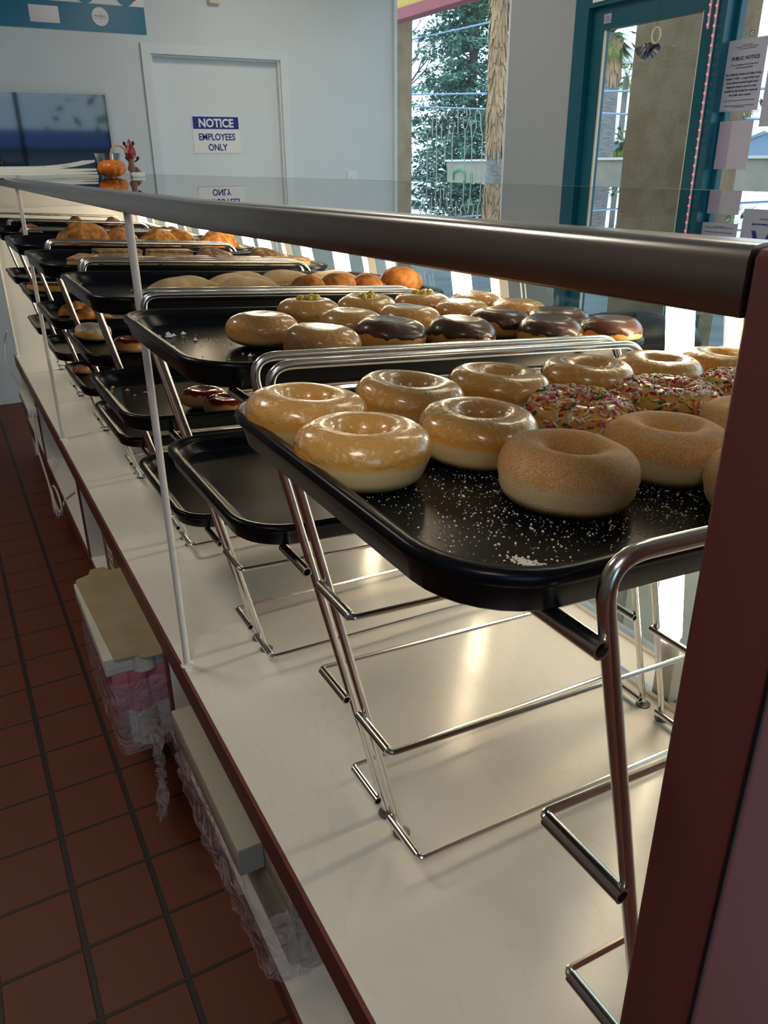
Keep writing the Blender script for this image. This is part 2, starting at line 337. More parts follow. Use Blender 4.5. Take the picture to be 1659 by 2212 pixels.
def text(name, s, size, org, right, up, m_, parent, bold=0.0, align='LEFT', depth=0.0008, sx=1.0):
    c = bpy.data.curves.new(name, 'FONT'); c.body = s; c.size = size; c.extrude = depth; c.align_x = align; c.offset = bold; c.resolution_u = 3
    t = bpy.data.objects.new(name + '_tmp', c); COL.objects.link(t)
    bpy.context.view_layer.update()
    me = bpy.data.meshes.new_from_object(t.evaluated_get(bpy.context.evaluated_depsgraph_get()))
    bpy.data.objects.remove(t)
    r = Vector(right).normalized(); u = Vector(up).normalized(); n = r.cross(u)
    off = Vector(org) - Vector(LOC.get(parent.name, (0, 0, 0)))
    for v in me.vertices: v.co = off + r * v.co.x * sx + u * v.co.y + n * v.co.z
    me.materials.clear(); me.materials.append(M[m_])
    o = bpy.data.objects.new(name, me); COL.objects.link(o); o.parent = parent; return o

# ================================================================== STRUCTURE
XR, YF, XL, YB, ZC = 3.10, 5.50, -1.5, -2.8, 2.9
struct(MB().box(XL - .1, 0.95, YB - .1, YF + .1, -0.05, 0).build('floor', 'quarry'))
struct(MB().box(0.95, XR + .12, YB - .1, YF + .1, -0.05, 0).build('floor', 'grey_tile'))
struct(MB().box(XL - .1, XR + .12, YB - .1, YF + .12, ZC, ZC + .1).build('ceiling', 'ceiling'))
struct(MB().box(XL - .1, XL, YB - .1, YF, 0, ZC).build('wall_left', 'dark_wall'))
# far wall with door opening
struct(MB().box(XL - .1, 1.40, YF, YF + .12, 0, ZC).box(2.245, XR + .03, YF, YF + .12, 0, ZC).box(1.40, 2.245, YF, YF + .12, 2.03, ZC).build('wall_far', 'wall'))
d = sempty('door_1', (1.40, YF, 0))
MB().box(1.402, 2.243, YF + .045, YF + .09, 0.005, 2.028).build('door_panel', 'door_paint', d)
MB().box(1.345, 1.40, YF - .018, YF - .0005, 0, 2.085).box(2.245, 2.30, YF - .018, YF - .0005, 0, 2.085).box(1.3995, 2.2455, YF - .018, YF - .0005, 2.03, 2.085).build('door_casing', 'door_paint', d)
MB().box(1.4005, 1.412, YF + .001, YF + .044, 0, 2.0295).box(2.233, 2.2445, YF + .001, YF + .044, 0, 2.0295).box(1.412, 2.233, YF + .001, YF + .044, 2.018, 2.0295).build('door_jamb', 'door_paint', d)
MB().cyl((1.47, YF + .044, 0.98), (1.47, YF - .0, 0.98), 0.012).lathe([(0.001, -.0), (0.026, 0.004), (0.03, 0.018), (0.02, 0.03), (0.001, 0.033)], 20, (1.47, YF - .01, .96)).build('door_handle', 'chrome', d)
# right wall : piers, sill and header around window / door / shop window
struct(MB().box(XR, XR + .12, 3.60, 4.15, 0, ZC).build('wall_right_pier', 'pier'))
struct(MB().box(XR, XR + .12, 4.15, 5.4995, 0, 0.5).box(XR, XR + .12, 4.15, 5.49, 2.75, ZC)
       .box(XR, XR + .12, -2.9, 3.60, 2.75, ZC).box(XR, XR + .12, -2.9, 2.654, 0, 0.45).box(XR, XR + .12, -2.9, -2.4, 0.45, 2.75).build('wall_right', 'wall'))
w = sempty('window_1', (XR, 4.78, 0.5))
MB().box(XR + .002, XR + .026, 4.152, 4.17, 0.502, 2.748).box(XR + .002, XR + .026, 5.48, 5.499, 0.502, 2.748).box(XR + .002, XR + .026, 4.17, 5.48, 0.502, 0.54).box(XR + .002, XR + .026, 4.17, 5.48, 2.71, 2.748).build('window_frame', 'door_paint', w)
MB().box(XR + .012, XR + .018, 4.171, 5.479, 0.541, 2.709).build('pane', 'glass', w)
ST = [[(5.2, 1.725), (5.146, 1.735), (5.106, 1.702), (5.131, 1.648), (5.199, 1.638)], [(5.233, 1.646), (5.15, 1.568)],
 [(5.002, 1.685), (5.066, 1.658), (5.077, 1.597), (5.038, 1.577), (4.999, 1.606), (4.963, 1.684), (4.954, 1.772)],
 [(4.929, 1.783), (4.911, 1.25)], [(4.912, 1.633), (4.876, 1.674), (4.84, 1.707), (4.802, 1.665)], [(4.862, 1.643), (4.857, 1.499)], [(4.817, 1.571), (4.816, 1.395)],
 [(4.784, 1.528), (4.765, 1.64), (4.695, 1.643), (4.727, 1.58), (4.728, 1.35)], [(4.7, 1.746), (4.67, 1.722), (4.664, 1.572)],
 [(4.638, 1.657), (4.56, 1.676), (4.585, 1.717), (4.551, 1.721), (4.528, 1.692), (4.547, 1.648), (4.577, 1.592), (4.613, 1.616), (4.604, 1.662)],
 [(4.584, 1.604), (4.579, 1.3)], [(4.525, 1.647), (4.505, 1.539), (4.457, 1.611), (4.483, 1.678), (4.452, 1.704), (4.419, 1.681), (4.413, 1.598), (4.389, 1.564), (4.454, 1.571)],
 [(4.505, 1.544), (4.492, 1.25)], [(4.392, 1.569), (4.387, 1.22)], [(5.038, 1.583), (5.039, 1.25)], [(4.976, 1.69), (4.97, 1.569)]]
g = MB()
for s_ in ST:
    pts = [(XR + .0085, a, b) for a, b in s_]
    g.sweep(fillet(pts, 0.018, 3) if len(pts) > 2 else pts, 0.0036, 5)
g.build('scratched_graffiti', 'scratch', w)
# teal shop door
d = sempty('door_2', (XR, 3.15, 0))
MB().box(XR - .01, XR + .10, 3.50, 3.598, 0, 2.75).box(XR - .01, XR + .10, 2.655, 2.715, 0, 2.75).box(XR - .01, XR + .10, 2.715, 3.50, 2.10, 2.19).box(XR - .01, XR + .10, 2.715, 3.50, 2.66, 2.75).build('door_frame', 'teal', d)
MB().box(XR + .02, XR + .065, 3.42, 3.497, 0.01, 2.096).box(XR + .02, XR + .065, 2.72, 2.80, 0.01, 2.096).box(XR + .02, XR + .065, 2.80, 3.42, 2.0, 2.096).box(XR + .02, XR + .065, 2.80, 3.42, 0.01, 0.2).build('door_leaf', 'teal', d)
MB().box(XR + .04, XR + .046, 2.801, 3.419, 0.201, 1.999).build('pane', 'glass', d)
MB().box(XR + .04, XR + .046, 2.716, 3.499, 2.191, 2.659).build('transom_pane', 'glass', d)
MB().box(XR + .028, XR + .038, 2.800, 2.812, 0.2, 2.0).box(XR + .028, XR + .038, 3.408, 3.42, 0.2, 2.0).build('glazing_bead', 'cream_lam', d)
w = sempty('window_2', (XR, 0.1, 0.45))
f = MB()
f.box(XR + .048, XR + .08, 2.63, 2.6545, 0.452, 2.748)
for y0, y1 in ((0.9, 0.96), (-0.75, -0.69), (-2.398, -2.34)): f.box(XR + .01, XR + .08, y0, y1, 0.452, 2.748)
for a, b in ((0.96, 2.63), (-0.69, 0.9), (-2.34, -0.75)): f.box(XR + .01, XR + .08, a, b, 0.452, 0.51).box(XR + .01, XR + .08, a, b, 2.69, 2.748)
f.build('window_frame', 'teal', w)
for a, b in ((0.961, 2.629), (-0.689, 0.899), (-2.339, -0.751)): MB().box(XR + .04, XR + .046, a, b, 0.511, 2.689).build('pane', 'glass', w)
# wall behind the camera with shop windows
struct(MB().box(XL - .1, -1.2, YB - .1, YB, 0, ZC).box(2.8, XR, YB - .1, YB, 0, ZC).box(-1.2, 2.8, YB - .1, YB, 0, .5).box(-1.2, 2.8, YB - .1, YB, 2.75, ZC).build('wall_back', 'dark_wall'))
w = sempty('window_3', (.8, YB, .5)); f = MB()
for x in (-1.198, 0.1, 1.45, 2.738): f.box(x, x + .06, YB - .07, YB - .01, .502, 2.748)
f.build('window_frame', 'teal', w)
for a, b in ((-1.137, .099), (.161, 1.449), (1.511, 2.737)): MB().box(a, b, YB - .05, YB - .044, .503, 2.747).build('pane', 'glass', w)
struct(MB().box(0.9, XR - .001, YF - .012, YF - .001, 0, .09).build('baseboard_far', 'door_paint')) if False else None
# light switch and beige box high on the far wall
t = thing('light_switch', 'white light switch plate low on far wall, right of the employees door', 'switch', (2.757, YF, 1.30))
MB().rbox(2.72, 2.795, YF - .008, YF - .0005, 1.25, 1.36, .003).build('plate', 'plastic', t)
MB().box(2.75, 2.765, YF - .014, YF - .008, 1.29, 1.32).build('toggle', 'plastic', t)
tag(MB().rbox(1.79, 1.865, YF - .04, YF - .0005, 2.315, 2.42, .006).build('wall_box', 'cream_lam'), 'small beige box on the wall above the white door', 'box')

# ceiling lights
for i, (x, y) in enumerate([(-0.6, -0.7), (-0.6, 2.6), (2.0, -1.2), (2.0, 1.6), (2.0, 4.2)]):
    if i == 0: pass
    t = thing('ceiling_light', 'ceiling light panel %s' % ['over the staff aisle near the camera', 'over the staff aisle at the far end', 'over the customer floor, nearest the back windows', 'over the middle of the customer floor', 'over the customer floor by the far wall'][i], 'ceiling light', (x, y, ZC))
    MB().box(x - .31, x + .31, y - .31, y + .31, ZC - .05, ZC - .001).build('housing', 'plastic', t)
    L = bpy.data.lights.new('panel_light', 'AREA'); L.shape = 'RECTANGLE'; L.size = .56; L.size_y = .56; L.energy = CEIL_POWER * (1.15 if x < 0 else 0.9); L.color = (1.0, 0.90, 0.74)
    lo = bpy.data.objects.new('panel_light', L); COL.objects.link(lo); lo.parent = t; lo.location = (0, 0, -.056)

# ================================================================== DISPLAY CASE
ZD = 0.54; XE = 0.25; XG = 1.08; YC0 = 0.193; YC1 = 4.35
case = thing('display_case', 'long white pastry display case with maroon edges and slanted front', 'display case', (XE, YC0, 0))
dk = MB().box(XE + .006, XG, YC0, YC1, ZD - .02, ZD).build('deck', 'deck', case)
MB().box(XE, XE + .006, YC0, YC1, ZD - .055, ZD).build('deck_edge', 'maroon', case)
for i, y in enumerate((3.30, 3.90)): MB().box(XE + .008, XG - .03, y, y + .012, ZD, ZD + .0015).build('joint_strip', 'cream_lam', case)
MB().box(XE + .006, XG - .0, YC0, YC1, .206 - .03, .206).build('shelf_floor', 'white_lam', case)
MB().box(XE, XE + .006, YC0, YC1, .156, .206).build('shelf_edge', 'maroon', case)
MB().box(.80, .815, YC0, YC1, .206, ZD - .02).build('back_panel', 'white_lam', case)
MB().box(XE + .05, XE + .066, YC0, YC1, 0, .176).build('kick_board', 'maroon', case)
for y in (1.425, 2.53, 3.62):
    p = MB().box(XE + .008, .80, y, y + .02, .206, ZD - .02).build('divider', 'white_lam', case)
    MB().box(XE + .002, XE + .008, y, y + .02, .206, ZD - .055).build('divider_edge', 'maroon', p)
MB().box(XG - .02, XG, YC0, YC1, 0, ZD - .02).build('front_panel', 'white_lam', case)
# end panels
ep = MB().rbox(.255, 1.12, .150, .193, 0.0, ZD + .842, .004).build('end_panel', 'maroon', case)
MB().box(.2535, .2552, .1496, .1512, 0.0, ZD + .838).build('edge_groove', 'maroon_dark', ep)
MB().box(XE + .01, XG + .05, YC1, YC1 + .02, 0, ZD + .80).build('end_panel', 'white_lam', case)
MB().box(XE + .01, XG, YC1 - .014, YC1, ZD + .66, ZD + .69).build('end_ledge', 'white_lam', case)
# steel rail on the staff side
RZ0, RZ1 = .8075, .8385
rings = []
for y, d0, d1 in ((.1935, .0090, .0042), (.4, .0055, .0025), (.9, -.0012, -.0035), (2.4, -.0005, -.0035), (YC1 + .02, -.0005, -.0035)):
    pr = [(.256, RZ0), (.2545, RZ0 + .0015), (.2545, RZ1 - .006), (.2555, RZ1 - .0025), (.258, RZ1 - .0006), (.262, RZ1), (.274, RZ1), (.274, RZ1 - .004), (.262, RZ1 - .008), (.262, RZ0)]
    rings.append([(a, y, ZD + b + (d0 if b < .82 else d1)) for a, b in pr])
MB().loft(rings).build('top_rail', 'steel', case, sharp=50)
# glass top
gx1 = .885
MB().box(.2745, gx1, .1935, 2.37, ZD + .8300, ZD + .8350).build('top_glass', 'mirror_glass', case)
MB().box(.2745, gx1, 2.373, YC1 + .02, ZD + .8285, ZD + .8335).build('top_glass', 'mirror_glass', case)
MB().box(gx1 + .0002, gx1 + .0015, .1935, 2.37, ZD + .8300, ZD + .8352).box(gx1 + .0002, gx1 + .0015, 2.373, YC1 + .02, ZD + .8285, ZD + .8337).build('polished_glass_edge', 'glass_edge', case)
# slanted front glass with track and mullions
def fx(z): return 1.06 - .185 * z
g = MB(); g.add([(fx(0.01), YC0, ZD + .01), (fx(0.01), YC1, ZD + .01), (fx(.82), YC1, ZD + .82), (fx(.82), YC0, ZD + .82),
                 (fx(0.01) + .005, YC0, ZD + .01), (fx(0.01) + .005, YC1, ZD + .01), (fx(.82) + .005, YC1, ZD + .82), (fx(.82) + .005, YC0, ZD + .82)],
                [(0, 1, 2, 3), (7, 6, 5, 4), (0, 4, 5, 1), (1, 5, 6, 2), (2, 6, 7, 3), (3, 7, 4, 0)])
g.build('front_glass', 'glass', case)
MB().box(.955, .965, YC0, YC1, ZD, ZD + .012).box(1.052, 1.074, YC0, YC1, ZD, ZD + .01).build('glass_track', 'chrome', case)
MB().rbox(fx(.83) - .012, fx(.83) + .012, YC0, YC1 + .02, ZD + .818, ZD + .8285, .002).build('top_front_rail', 'silver', case)
LY = [.757, 1.292, 1.824, 2.354, 2.884, 3.415, 3.945]
for y in LY:
    a = Vector((fx(.02) - .012, y - .06, ZD + .003)); b = Vector((fx(.81) - .012, y - .06, ZD + .815))
    g = MB(); g.add([a + Vector(q) for q in ((-.012, -.014, 0), (.008, -.014, 0), (.008, .014, 0), (-.012, .014, 0))] + [b + Vector(q) for q in ((-.012, -.014, 0), (.008, -.014, 0), (.008, .014, 0), (-.012, .014, 0))],
                [(3, 2, 1, 0), (4, 5, 6, 7), (0, 1, 5, 4), (1, 2, 6, 5), (2, 3, 7, 6), (3, 0, 4, 7)])
    g.build('mullion', 'cream_lam', case)
# white support rods
for y in (1.271, 2.808, 4.30):
    MB().cyl((.264, y, ZD + .003), (.264, y, ZD + .806), .0062, 14).lathe([(.0125, 0), (.0125, .002), (.007, .004)], 16, (.264, y, ZD), caps=True).build('support_rod', 'rod', case)
# tube lamps
nm = ['nearest the maroon end panel', 'second from the maroon end panel', 'third from the maroon end panel', 'fourth from the maroon end panel', 'fifth from the maroon end panel', 'sixth from the maroon end panel', 'farthest, by the far end panel']
for i, y in enumerate(LY):
    zx = lambda z: .985 - .16 * z
    t = thing('tube_lamp', 'glowing white tube lamp inside the case front, ' + nm[i], 'lamp', (zx(0), y, ZD), 'tube lamps along the slanted case front')
    MB().sweep([(zx(.135), y, ZD + .135), (zx(.78), y, ZD + .78)], .019, 16).build('tube', 'tube', t)
    k = MB().rbox(zx(.02) - .022, zx(.02) + .016, y - .02, y + .018, ZD + .002, ZD + .095, .004).build('lamp_holder', 'plastic', t)
    MB().sweep([(zx(.095), y, ZD + .095), (zx(.128), y, ZD + .128)], .016, 16).build('socket', 'plastic', k)
    MB().sweep([(zx(.128), y, ZD + .128), (zx(.136), y, ZD + .136)], .011, 12).build('tube_cap', 'green', k)
    MB().rbox(zx(0) - .03, zx(0) + .02, y - .03, y + .025, ZD + .0003, ZD + .002, .0006).build('base_plate', 'silver', t)

# ================================================================== TRAY FRAMES (chrome stands)
SL = .065; P = .53
TZ = [.034, .2285, .4305, .6375]
ordn = ['first', 'second', 'third', 'fourth', 'fifth', 'sixth', 'seventh', 'eighth']
def make_frame():
    t = thing('tray_stand', 'x', 'tray stand', (0, 0, 0))
    fl = lambda z: .415 - .226 * z
    fr = lambda z: .928 - .245 * z
    zt, ztr = .690, .657
    pts = [(fl(.004), 0, .004), (fl(zt), 0, zt), (fr(ztr), 0, ztr), (fr(.004), 0, .004)]
    MB().sweep(fillet(pts, .032, 8), .0052, 14).build('loop_frame', 'chrome', t)
    for x in (fl(0), fr(0)):
        MB().lathe([(.0125, 0), (.0125, .0025), (.006, .0045)], 18, (x, 0, 0), caps=True).build('foot', 'foot', t)
    for i, z in enumerate(TZ):
        zr = z - (.033 if i else .016)
        xl, xr = fl(z) - .0085, fr(zr) - .0085
        MB().sweep(fillet([(xl, .066, z), (xl, .078, z), (xr, .078, zr), (xr, .066, zr)], .007, 5), .0036, 10).build('shelf_wire', 'chrome', t)
        for x, zz in ((xl, z), (xr, zr)):
            g = MB(); g.sweep([(x, -.004, zz), (x, .072, zz)], .0060, 16, caps=False)
            a, b = [], []
            n = 16
            for k in range(n):
                an = 2 * math.pi * k / n; a.append((x + .0060 * math.cos(an), -.004, zz + .0060 * math.sin(an))); b.append((x + .0044 * math.cos(an), -.004, zz + .0044 * math.sin(an)))
            c = [(p[0], .03, p[2]) for p in b]
            g.loft([a, b], False); g.loft([b, c], False, 1)
            g.add(c, [tuple(range(n))], 1)
            a2 = [(p[0], .072, p[2]) for p in a]; g.add(a2, [tuple(range(n))])
            g.build('socket_tube', ['chrome', 'chrome_in'], t)
    return t
def copy_tree(o, parent=None):
    c = o.copy(); COL.objects.link(c)
    if parent: c.parent = parent
    for ch in list(o.children): copy_tree(ch, c)
    return c
proto = make_frame(); first = True
ys_near = [.250] + [.761 + P * k for k in range(7)]
for k in range(7):
    for side in (0, 1):
        y = ys_near[k] if side == 0 else .718 + P * k
        if y > YC1 - .03: continue
        t = proto if first else copy_tree(proto); first = False
        t.location = (0, y, ZD)
        if side: t.rotation_euler = (0, 0, 0); t.scale = (1, -1, 1)
        t['label'] = 'bent chrome wire stand holding the %s side of the %s tray column from the camera' % (('near', 'far')[side], ordn[k])
        t['group'] = 'chrome wire tray stands'

# ================================================================== TRAYS
TX0 = {1: .300, 2: .250, 3: .193}; TZR = {1: .266, 2: .470, 3: .675}
TL, TW, TH = .69, .405, .030
def tray_mesh():
    g = MB(); N = 8
    def rr(inset, z, rad): return rrect(inset, TL - inset, inset, TW - inset, rad, N, z)
    prof = [(.034, .0078, .050), (.029, .0082, .053), (.025, .0105, .055), (.0175, .0225, .060), (.0165, .024, .060), (.0145, .0245, .061), (.012, .0275, .062), (.0085, TH - .0008, .064), (.004, TH, .066), (.0012, TH - .0012, .066), (0, TH - .0045, .066),
            (.001, TH - .009, .066), (.004, TH - .0105, .065), (.005, TH - .012, .064), (.0095, .002, .061), (.012, 0, .059)]
    g.loft([rr(a, z, r) for a, z, r in prof], True)
    return g
# flip: bottom cap last ring, top cap first ring
tray0 = tray_mesh().build('tray', 'tray', None, sharp=60); tray0['category'] = 'tray'
RY = Matrix.Rotation(math.atan(SL), 4, 'Y')
def tray_mat(k, t, dx=0, dy=0):
    return Matrix.Translation((TX0[t] + dx, (.270 if t == 3 else .276) + (k - 1) * P + dy, ZD + TZR[t] - TH + .004)) @ RY
trays = {}
LAB = {(1, 3): 'black tray nearest the camera holding glazed, sprinkled and sugared rings', (2, 3): 'black top-tier tray holding chocolate and lemon filled donuts with white crumbs',
       (3, 3): 'black top-tier tray holding pale turnovers and orange cakes', (4, 3): 'black top-tier tray holding sliced brown crusted bars', (5, 3): 'black top-tier tray holding big golden turnovers',
       (6, 3): 'black top-tier tray behind the big golden turnovers', (7, 3): 'farthest black top-tier tray at the end of the case',
       (2, 2): 'empty black middle-tier tray, the largest seen below the front tray', (3, 2): 'black middle-tier tray with pink and yellow crumbs', (4, 2): 'black middle-tier tray holding sugared and jelly buns',
       (5, 2): 'black middle-tier tray holding golden croissants', (6, 2): 'black middle-tier tray holding a brown iced long bar', (7, 2): 'farthest black middle-tier tray',
       (3, 1): 'lowest black tray nearest the camera, empty', (4, 1): 'empty low black tray under the pink crumb tray', (5, 1): 'low black tray with brown crumbs under the jelly bun tray', (6, 1): 'low black tray under the croissant tray', (7, 1): 'farthest low black tray'}
OFF = {(2, 3): (.018, 0), (3, 3): (.01, 0), (3, 2): (-.022, .0), (4, 2): (.008, 0)}
first = True
for key, lb in LAB.items():
    o = tray0 if first else tray0.copy()
    if not first: COL.objects.link(o)
    first = False
    dx, dy = OFF.get(key, (0, 0)); mt = tray_mat(*key, dx, dy); o.matrix_world = mt; trays[key] = mt
    tag(o, lb, 'tray', 'black fibreglass pastry trays')

# ================================================================== PASTRY
def ring_profile(Rm=.0312, a=.0188, b=.0205, n=26, p=2.2):
    out = []
    for i in range(n):
        th = 2 * math.pi * i / n; c, s = math.cos(th), math.sin(th)
        x = a * math.copysign(abs(c) ** (2 / p), c); z = b * math.copysign(abs(s) ** (2 / p), s)
        r = Rm + x
        if z > -.012 and z < -.001 and c > 0: r -= .0012 * math.sin(math.pi * (z + .012) / .011)
        if c < 0: r = Rm + x * (0.92 + .25 * abs(z) / b * 0)
        out.append((r, z + b))
    return out
def wob(seed, amp=.0022, sc=26.0):
    sv = Vector((seed * 7.3, seed * 3.1, seed * 1.7))
    def fn(x, y, z, a):
        d = noise.noise(Vector((x, y, z)) * sc + sv) * amp + noise.noise(Vector((x, y, z)) * sc * .45 + sv * 2) * amp * 1.6
        r = math.hypot(x, y) + 1e-6
        return x + x / r * d, y + y / r * d, max(0.0, z + d * .7 * (z / .045))
    return fn
def ring_body(seed, m_, parent, Rm=.0312, a=.0188, b=.0205):
    g = MB(); pr = ring_profile(Rm, a, b); seg = 44; fn = wob(seed); rings = []
    for k in range(seg):
        an = 2 * math.pi * k / seg
        rings.append([fn(r * math.cos(an), r * math.sin(an), z, an) for r, z in pr])
    g.loft(rings, False, 0, True)
    return g.build('dough', m_, parent, False)
def ring_shell(name, seed, m_, parent, Rm=.0312, a=.0188, b=.0205, off=.0008, lowz=.5):
    g = MB(); fn = wob(seed); seg = 56; n = 22; p = 2.35
    vs, fs = [], []
    p = 2.2
    for k in range(seg):
        an = 2 * math.pi * k / seg
        edge = noise.noise(Vector((math.cos(an) * 1.6, math.sin(an) * 1.6, seed))) * .35 + noise.noise(Vector((math.cos(an) * 5, math.sin(an) * 5, seed))) * .2
        lo = .10 + edge * .7; t0 = lo; t1 = math.pi - (-.1)
        for i in range(n):
            th = t0 + (t1 - t0) * i / (n - 1); c, s = math.cos(th), math.sin(th)
            x = a * math.copysign(abs(c) ** (2 / p), c); z = b * math.copysign(abs(s) ** (2 / p), s)
            q = fn((Rm + x) * math.cos(an), (Rm + x) * math.sin(an), z + b, an)
            o_ = off * (0.0 if i in (0, n - 1) else 1); o_ = o_ - (.0006 if i in (0, n - 1) else 0)
            vs.append((q[0] + o_ * c * math.cos(an), q[1] + o_ * c * math.sin(an), q[2] + o_ * s))
    for k in range(seg):
        for i in range(n - 1):
            A = k * n + i; B = ((k + 1) % seg) * n + i; fs.append((A, B, B + 1, A + 1))
    g.add(vs, fs); return g.build(name, m_, parent, False, sharp=80)
def local_thing(name, cat):
    o = bpy.data.objects.new(name, None); COL.objects.link(o); o.empty_display_size = .02; o['category'] = cat; return o
def glazed(seed):
    t = local_thing('glazed_ring_donut', 'donut'); ring_body(seed, 'dough', t); ring_shell('glaze', seed, 'glaze', t); return t
def sugared(seed):
    t = local_thing('sugared_ring_donut', 'donut'); ring_body(seed, 'sugar_dough', t, .0315, .0195, .0218); return t
def sprinkled(seed):
    t = local_thing('sprinkled_ring_donut', 'donut'); ring_body(seed, 'dough', t, .0312, .0185, .0195); ring_shell('glaze', seed, 'glaze', t, .0312, .0185, .0195)
    rng = random.Random(seed); fn = wob(seed); g = MB(); Rm, a, b, p = .0312, .0185, .0195, 2.2
    for _ in range(430):
        an = rng.random() * 2 * math.pi; th = rng.uniform(.02, 2.35) if rng.random() < .96 else rng.uniform(-.2, .2)
        c, s = math.cos(th), math.sin(th); x = a * math.copysign(abs(c) ** (2 / p), c); z = b * math.copysign(abs(s) ** (2 / p), s)
        q = Vector(fn((Rm + x) * math.cos(an), (Rm + x) * math.sin(an), z + b, an)); nrm = Vector((c * math.cos(an), c * math.sin(an), s)).normalized()
        q += nrm * .0019
        d_ = Vector((rng.gauss(0, 1), rng.gauss(0, 1), rng.gauss(0, 1))); d_ = (d_ - nrm * d_.dot(nrm)).normalized() + nrm * rng.uniform(-.18, .25); d_.normalize()
        h = rng.uniform(.0026, .0038); mi = rng.choices(range(6), (9, 4, 3, 3, 2.6, 2))[0]
        g.sweep([q - d_ * h, q - d_ * h * .8, q + d_ * h * .8, q + d_ * h], .0009, 6, mi, radii=[.0007, .0012, .0012, .0007])
    s_ = g.build('sprinkles', SPR, t, False); s_['kind'] = 'stuff'
    return t
def dome(seed, rx, ry, h, m_, parent, name='dough', p=2.5, dent=0.0, amp=.0025, seg=40, zc=.42, sc=24):
    g = MB(); fn = wob(seed, amp, sc); rings = []; n = 16
    for i in range(n + 1):
        ph = -math.pi / 2 + math.pi * i / n; c = max(.02, math.cos(ph)); s = math.sin(ph)
        rad = c ** (2 / p); z = (abs(s) ** (2 / p)) * math.copysign(1, s)
        zz = h * zc + (h * (1 - zc) if z > 0 else h * zc) * z
        if dent and z > 0: zz -= dent * max(0, 1 - (rad / .55) ** 2)
        ring = []
        for k in range(seg):
            an = 2 * math.pi * k / seg; ring.append(fn(rx * rad * math.cos(an), ry * rad * math.sin(an), zz, an))
        rings.append(ring)
    g.loft(rings, True); return g.build(name, m_, parent, False, sharp=80)
def dome_cap(seed, rx, ry, h, m_, parent, name, p=2.5, dent=0.0, amp=.0025, seg=48, zc=.42, off=.0012, low=0.05, edge_amp=.3, sc=24):
    g = MB(); fn = wob(seed, amp, sc); n = 12; vs = []; fs = []
    for k in range(seg):
        an = 2 * math.pi * k / seg
        e = noise.noise(Vector((math.cos(an) * 2, math.sin(an) * 2, seed + 4))) * edge_amp + noise.noise(Vector((math.cos(an) * 5, math.sin(an) * 5, seed))) * edge_amp * .6
        for i in range(n):
            ph = (low + e) + (math.pi / 2 - .04 - low - e) * i / (n - 1); c = max(.02, math.cos(ph)); s = math.sin(ph)
            rad = c ** (2 / p); z = (abs(s) ** (2 / p)) * math.copysign(1, s); zz = h * zc + (h * (1 - zc) if z > 0 else h * zc) * z
            if dent and z > 0: zz -= dent * max(0, 1 - (rad / .55) ** 2)
            q = fn(rx * rad * math.cos(an), ry * rad * math.sin(an), zz, an); o_ = off if i else -.0006
            vs.append((q[0] + o_ * c * math.cos(an), q[1] + o_ * c * math.sin(an), q[2] + o_ * (s if s > 0 else 0)))
    for k in range(seg):
        for i in range(n - 1):
            A = k * n + i; B = ((k + 1) % seg) * n + i; fs.append((A, B, B + 1, A + 1))
    fs.append(tuple(k * n + n - 1 for k in range(seg)))
    g.add(vs, fs); return g.build(name, m_, parent, False, sharp=80)
def filled(seed, ic, nm_, filling=None):
    t = local_thing(nm_, 'donut'); dome(seed, .047, .047, .045, 'bun_dough', t, dent=.004 if not filling else .007)
    dome_cap(seed, .047, .047, .045, ic, t, 'icing', dent=.004 if not filling else .007, low=-.02 if ic != 'choc' else .12)
    if filling:
        rng = random.Random(seed); g = MB()
        for _ in range(9):
            cx, cy = rng.uniform(-.015, .015), rng.uniform(-.011, .011); r = rng.uniform(.005, .008)
            g.lathe([(r * math.cos(-1.4 + 2.8 * i / 6), r * math.sin(-1.4 + 2.8 * i / 6)) for i in range(7)], 10, (cx, cy, .0405 + rng.uniform(0, .003)), caps=True)
        g.build('filling', filling, t, False, sharp=80)
    return t
def put(t, key, lx, ly, label, group, rz=None, h=0.0, lift=.0085, tilt=0, scale=1.0):
    rz = random.uniform(0, 6.28) if rz is None else rz
    x = Matrix.Translation((lx, ly, lift + h)) @ Matrix.Rotation(rz, 4, 'Z') @ Matrix.Rotation(tilt, 4, 'X') @ Matrix.Scale(scale, 4)
    t.matrix_world = trays[key] @ x; t['label'] = label; t['group'] = group; return t
def series(protos, items, key, group, **kw):
    for i, it in enumerate(items):
        j = i % len(protos); t = protos[j]
        if 'label' in t: t = copy_tree(t)
        e = dict(kw); 
        if len(it) > 3: e.update(it[3])
        put(t, key, it[0], it[1], it[2], group, **e)
series([glazed(1), glazed(2), glazed(3)],
       [(.055, .322, 'glazed ring donut in the left far corner of the nearest tray'), (.054, .220, 'large glazed ring donut at the left edge of the nearest tray'),
        (.164, .336, 'glazed ring donut in the back row, second from the left on the nearest tray'), (.166, .228, 'glazed ring donut just behind and left of the front sugared ring'),
        (.276, .349, 'glazed ring donut in the back row directly behind a sprinkled ring, third from the left'), (.398, .354, 'glazed ring donut fourth from the left in the back row'),
        (.508, .354, 'glazed ring donut fifth from the left in the back row'), (.618, .354, 'glazed ring donut at the right end of the back row, before the glowing lamp')],
       (1, 3), 'glazed ring donuts on the nearest tray')
series([sprinkled(11), sprinkled(12), sprinkled(13)],
       [(.290, .246, 'leftmost ring donut covered with rainbow sprinkles', dict(scale=.98)), (.408, .253, 'middle ring donut of three covered with rainbow sprinkles'), (.530, .253, 'rightmost ring donut covered with rainbow sprinkles, by the maroon panel')],
       (1, 3), 'sprinkled ring donuts on the nearest tray')
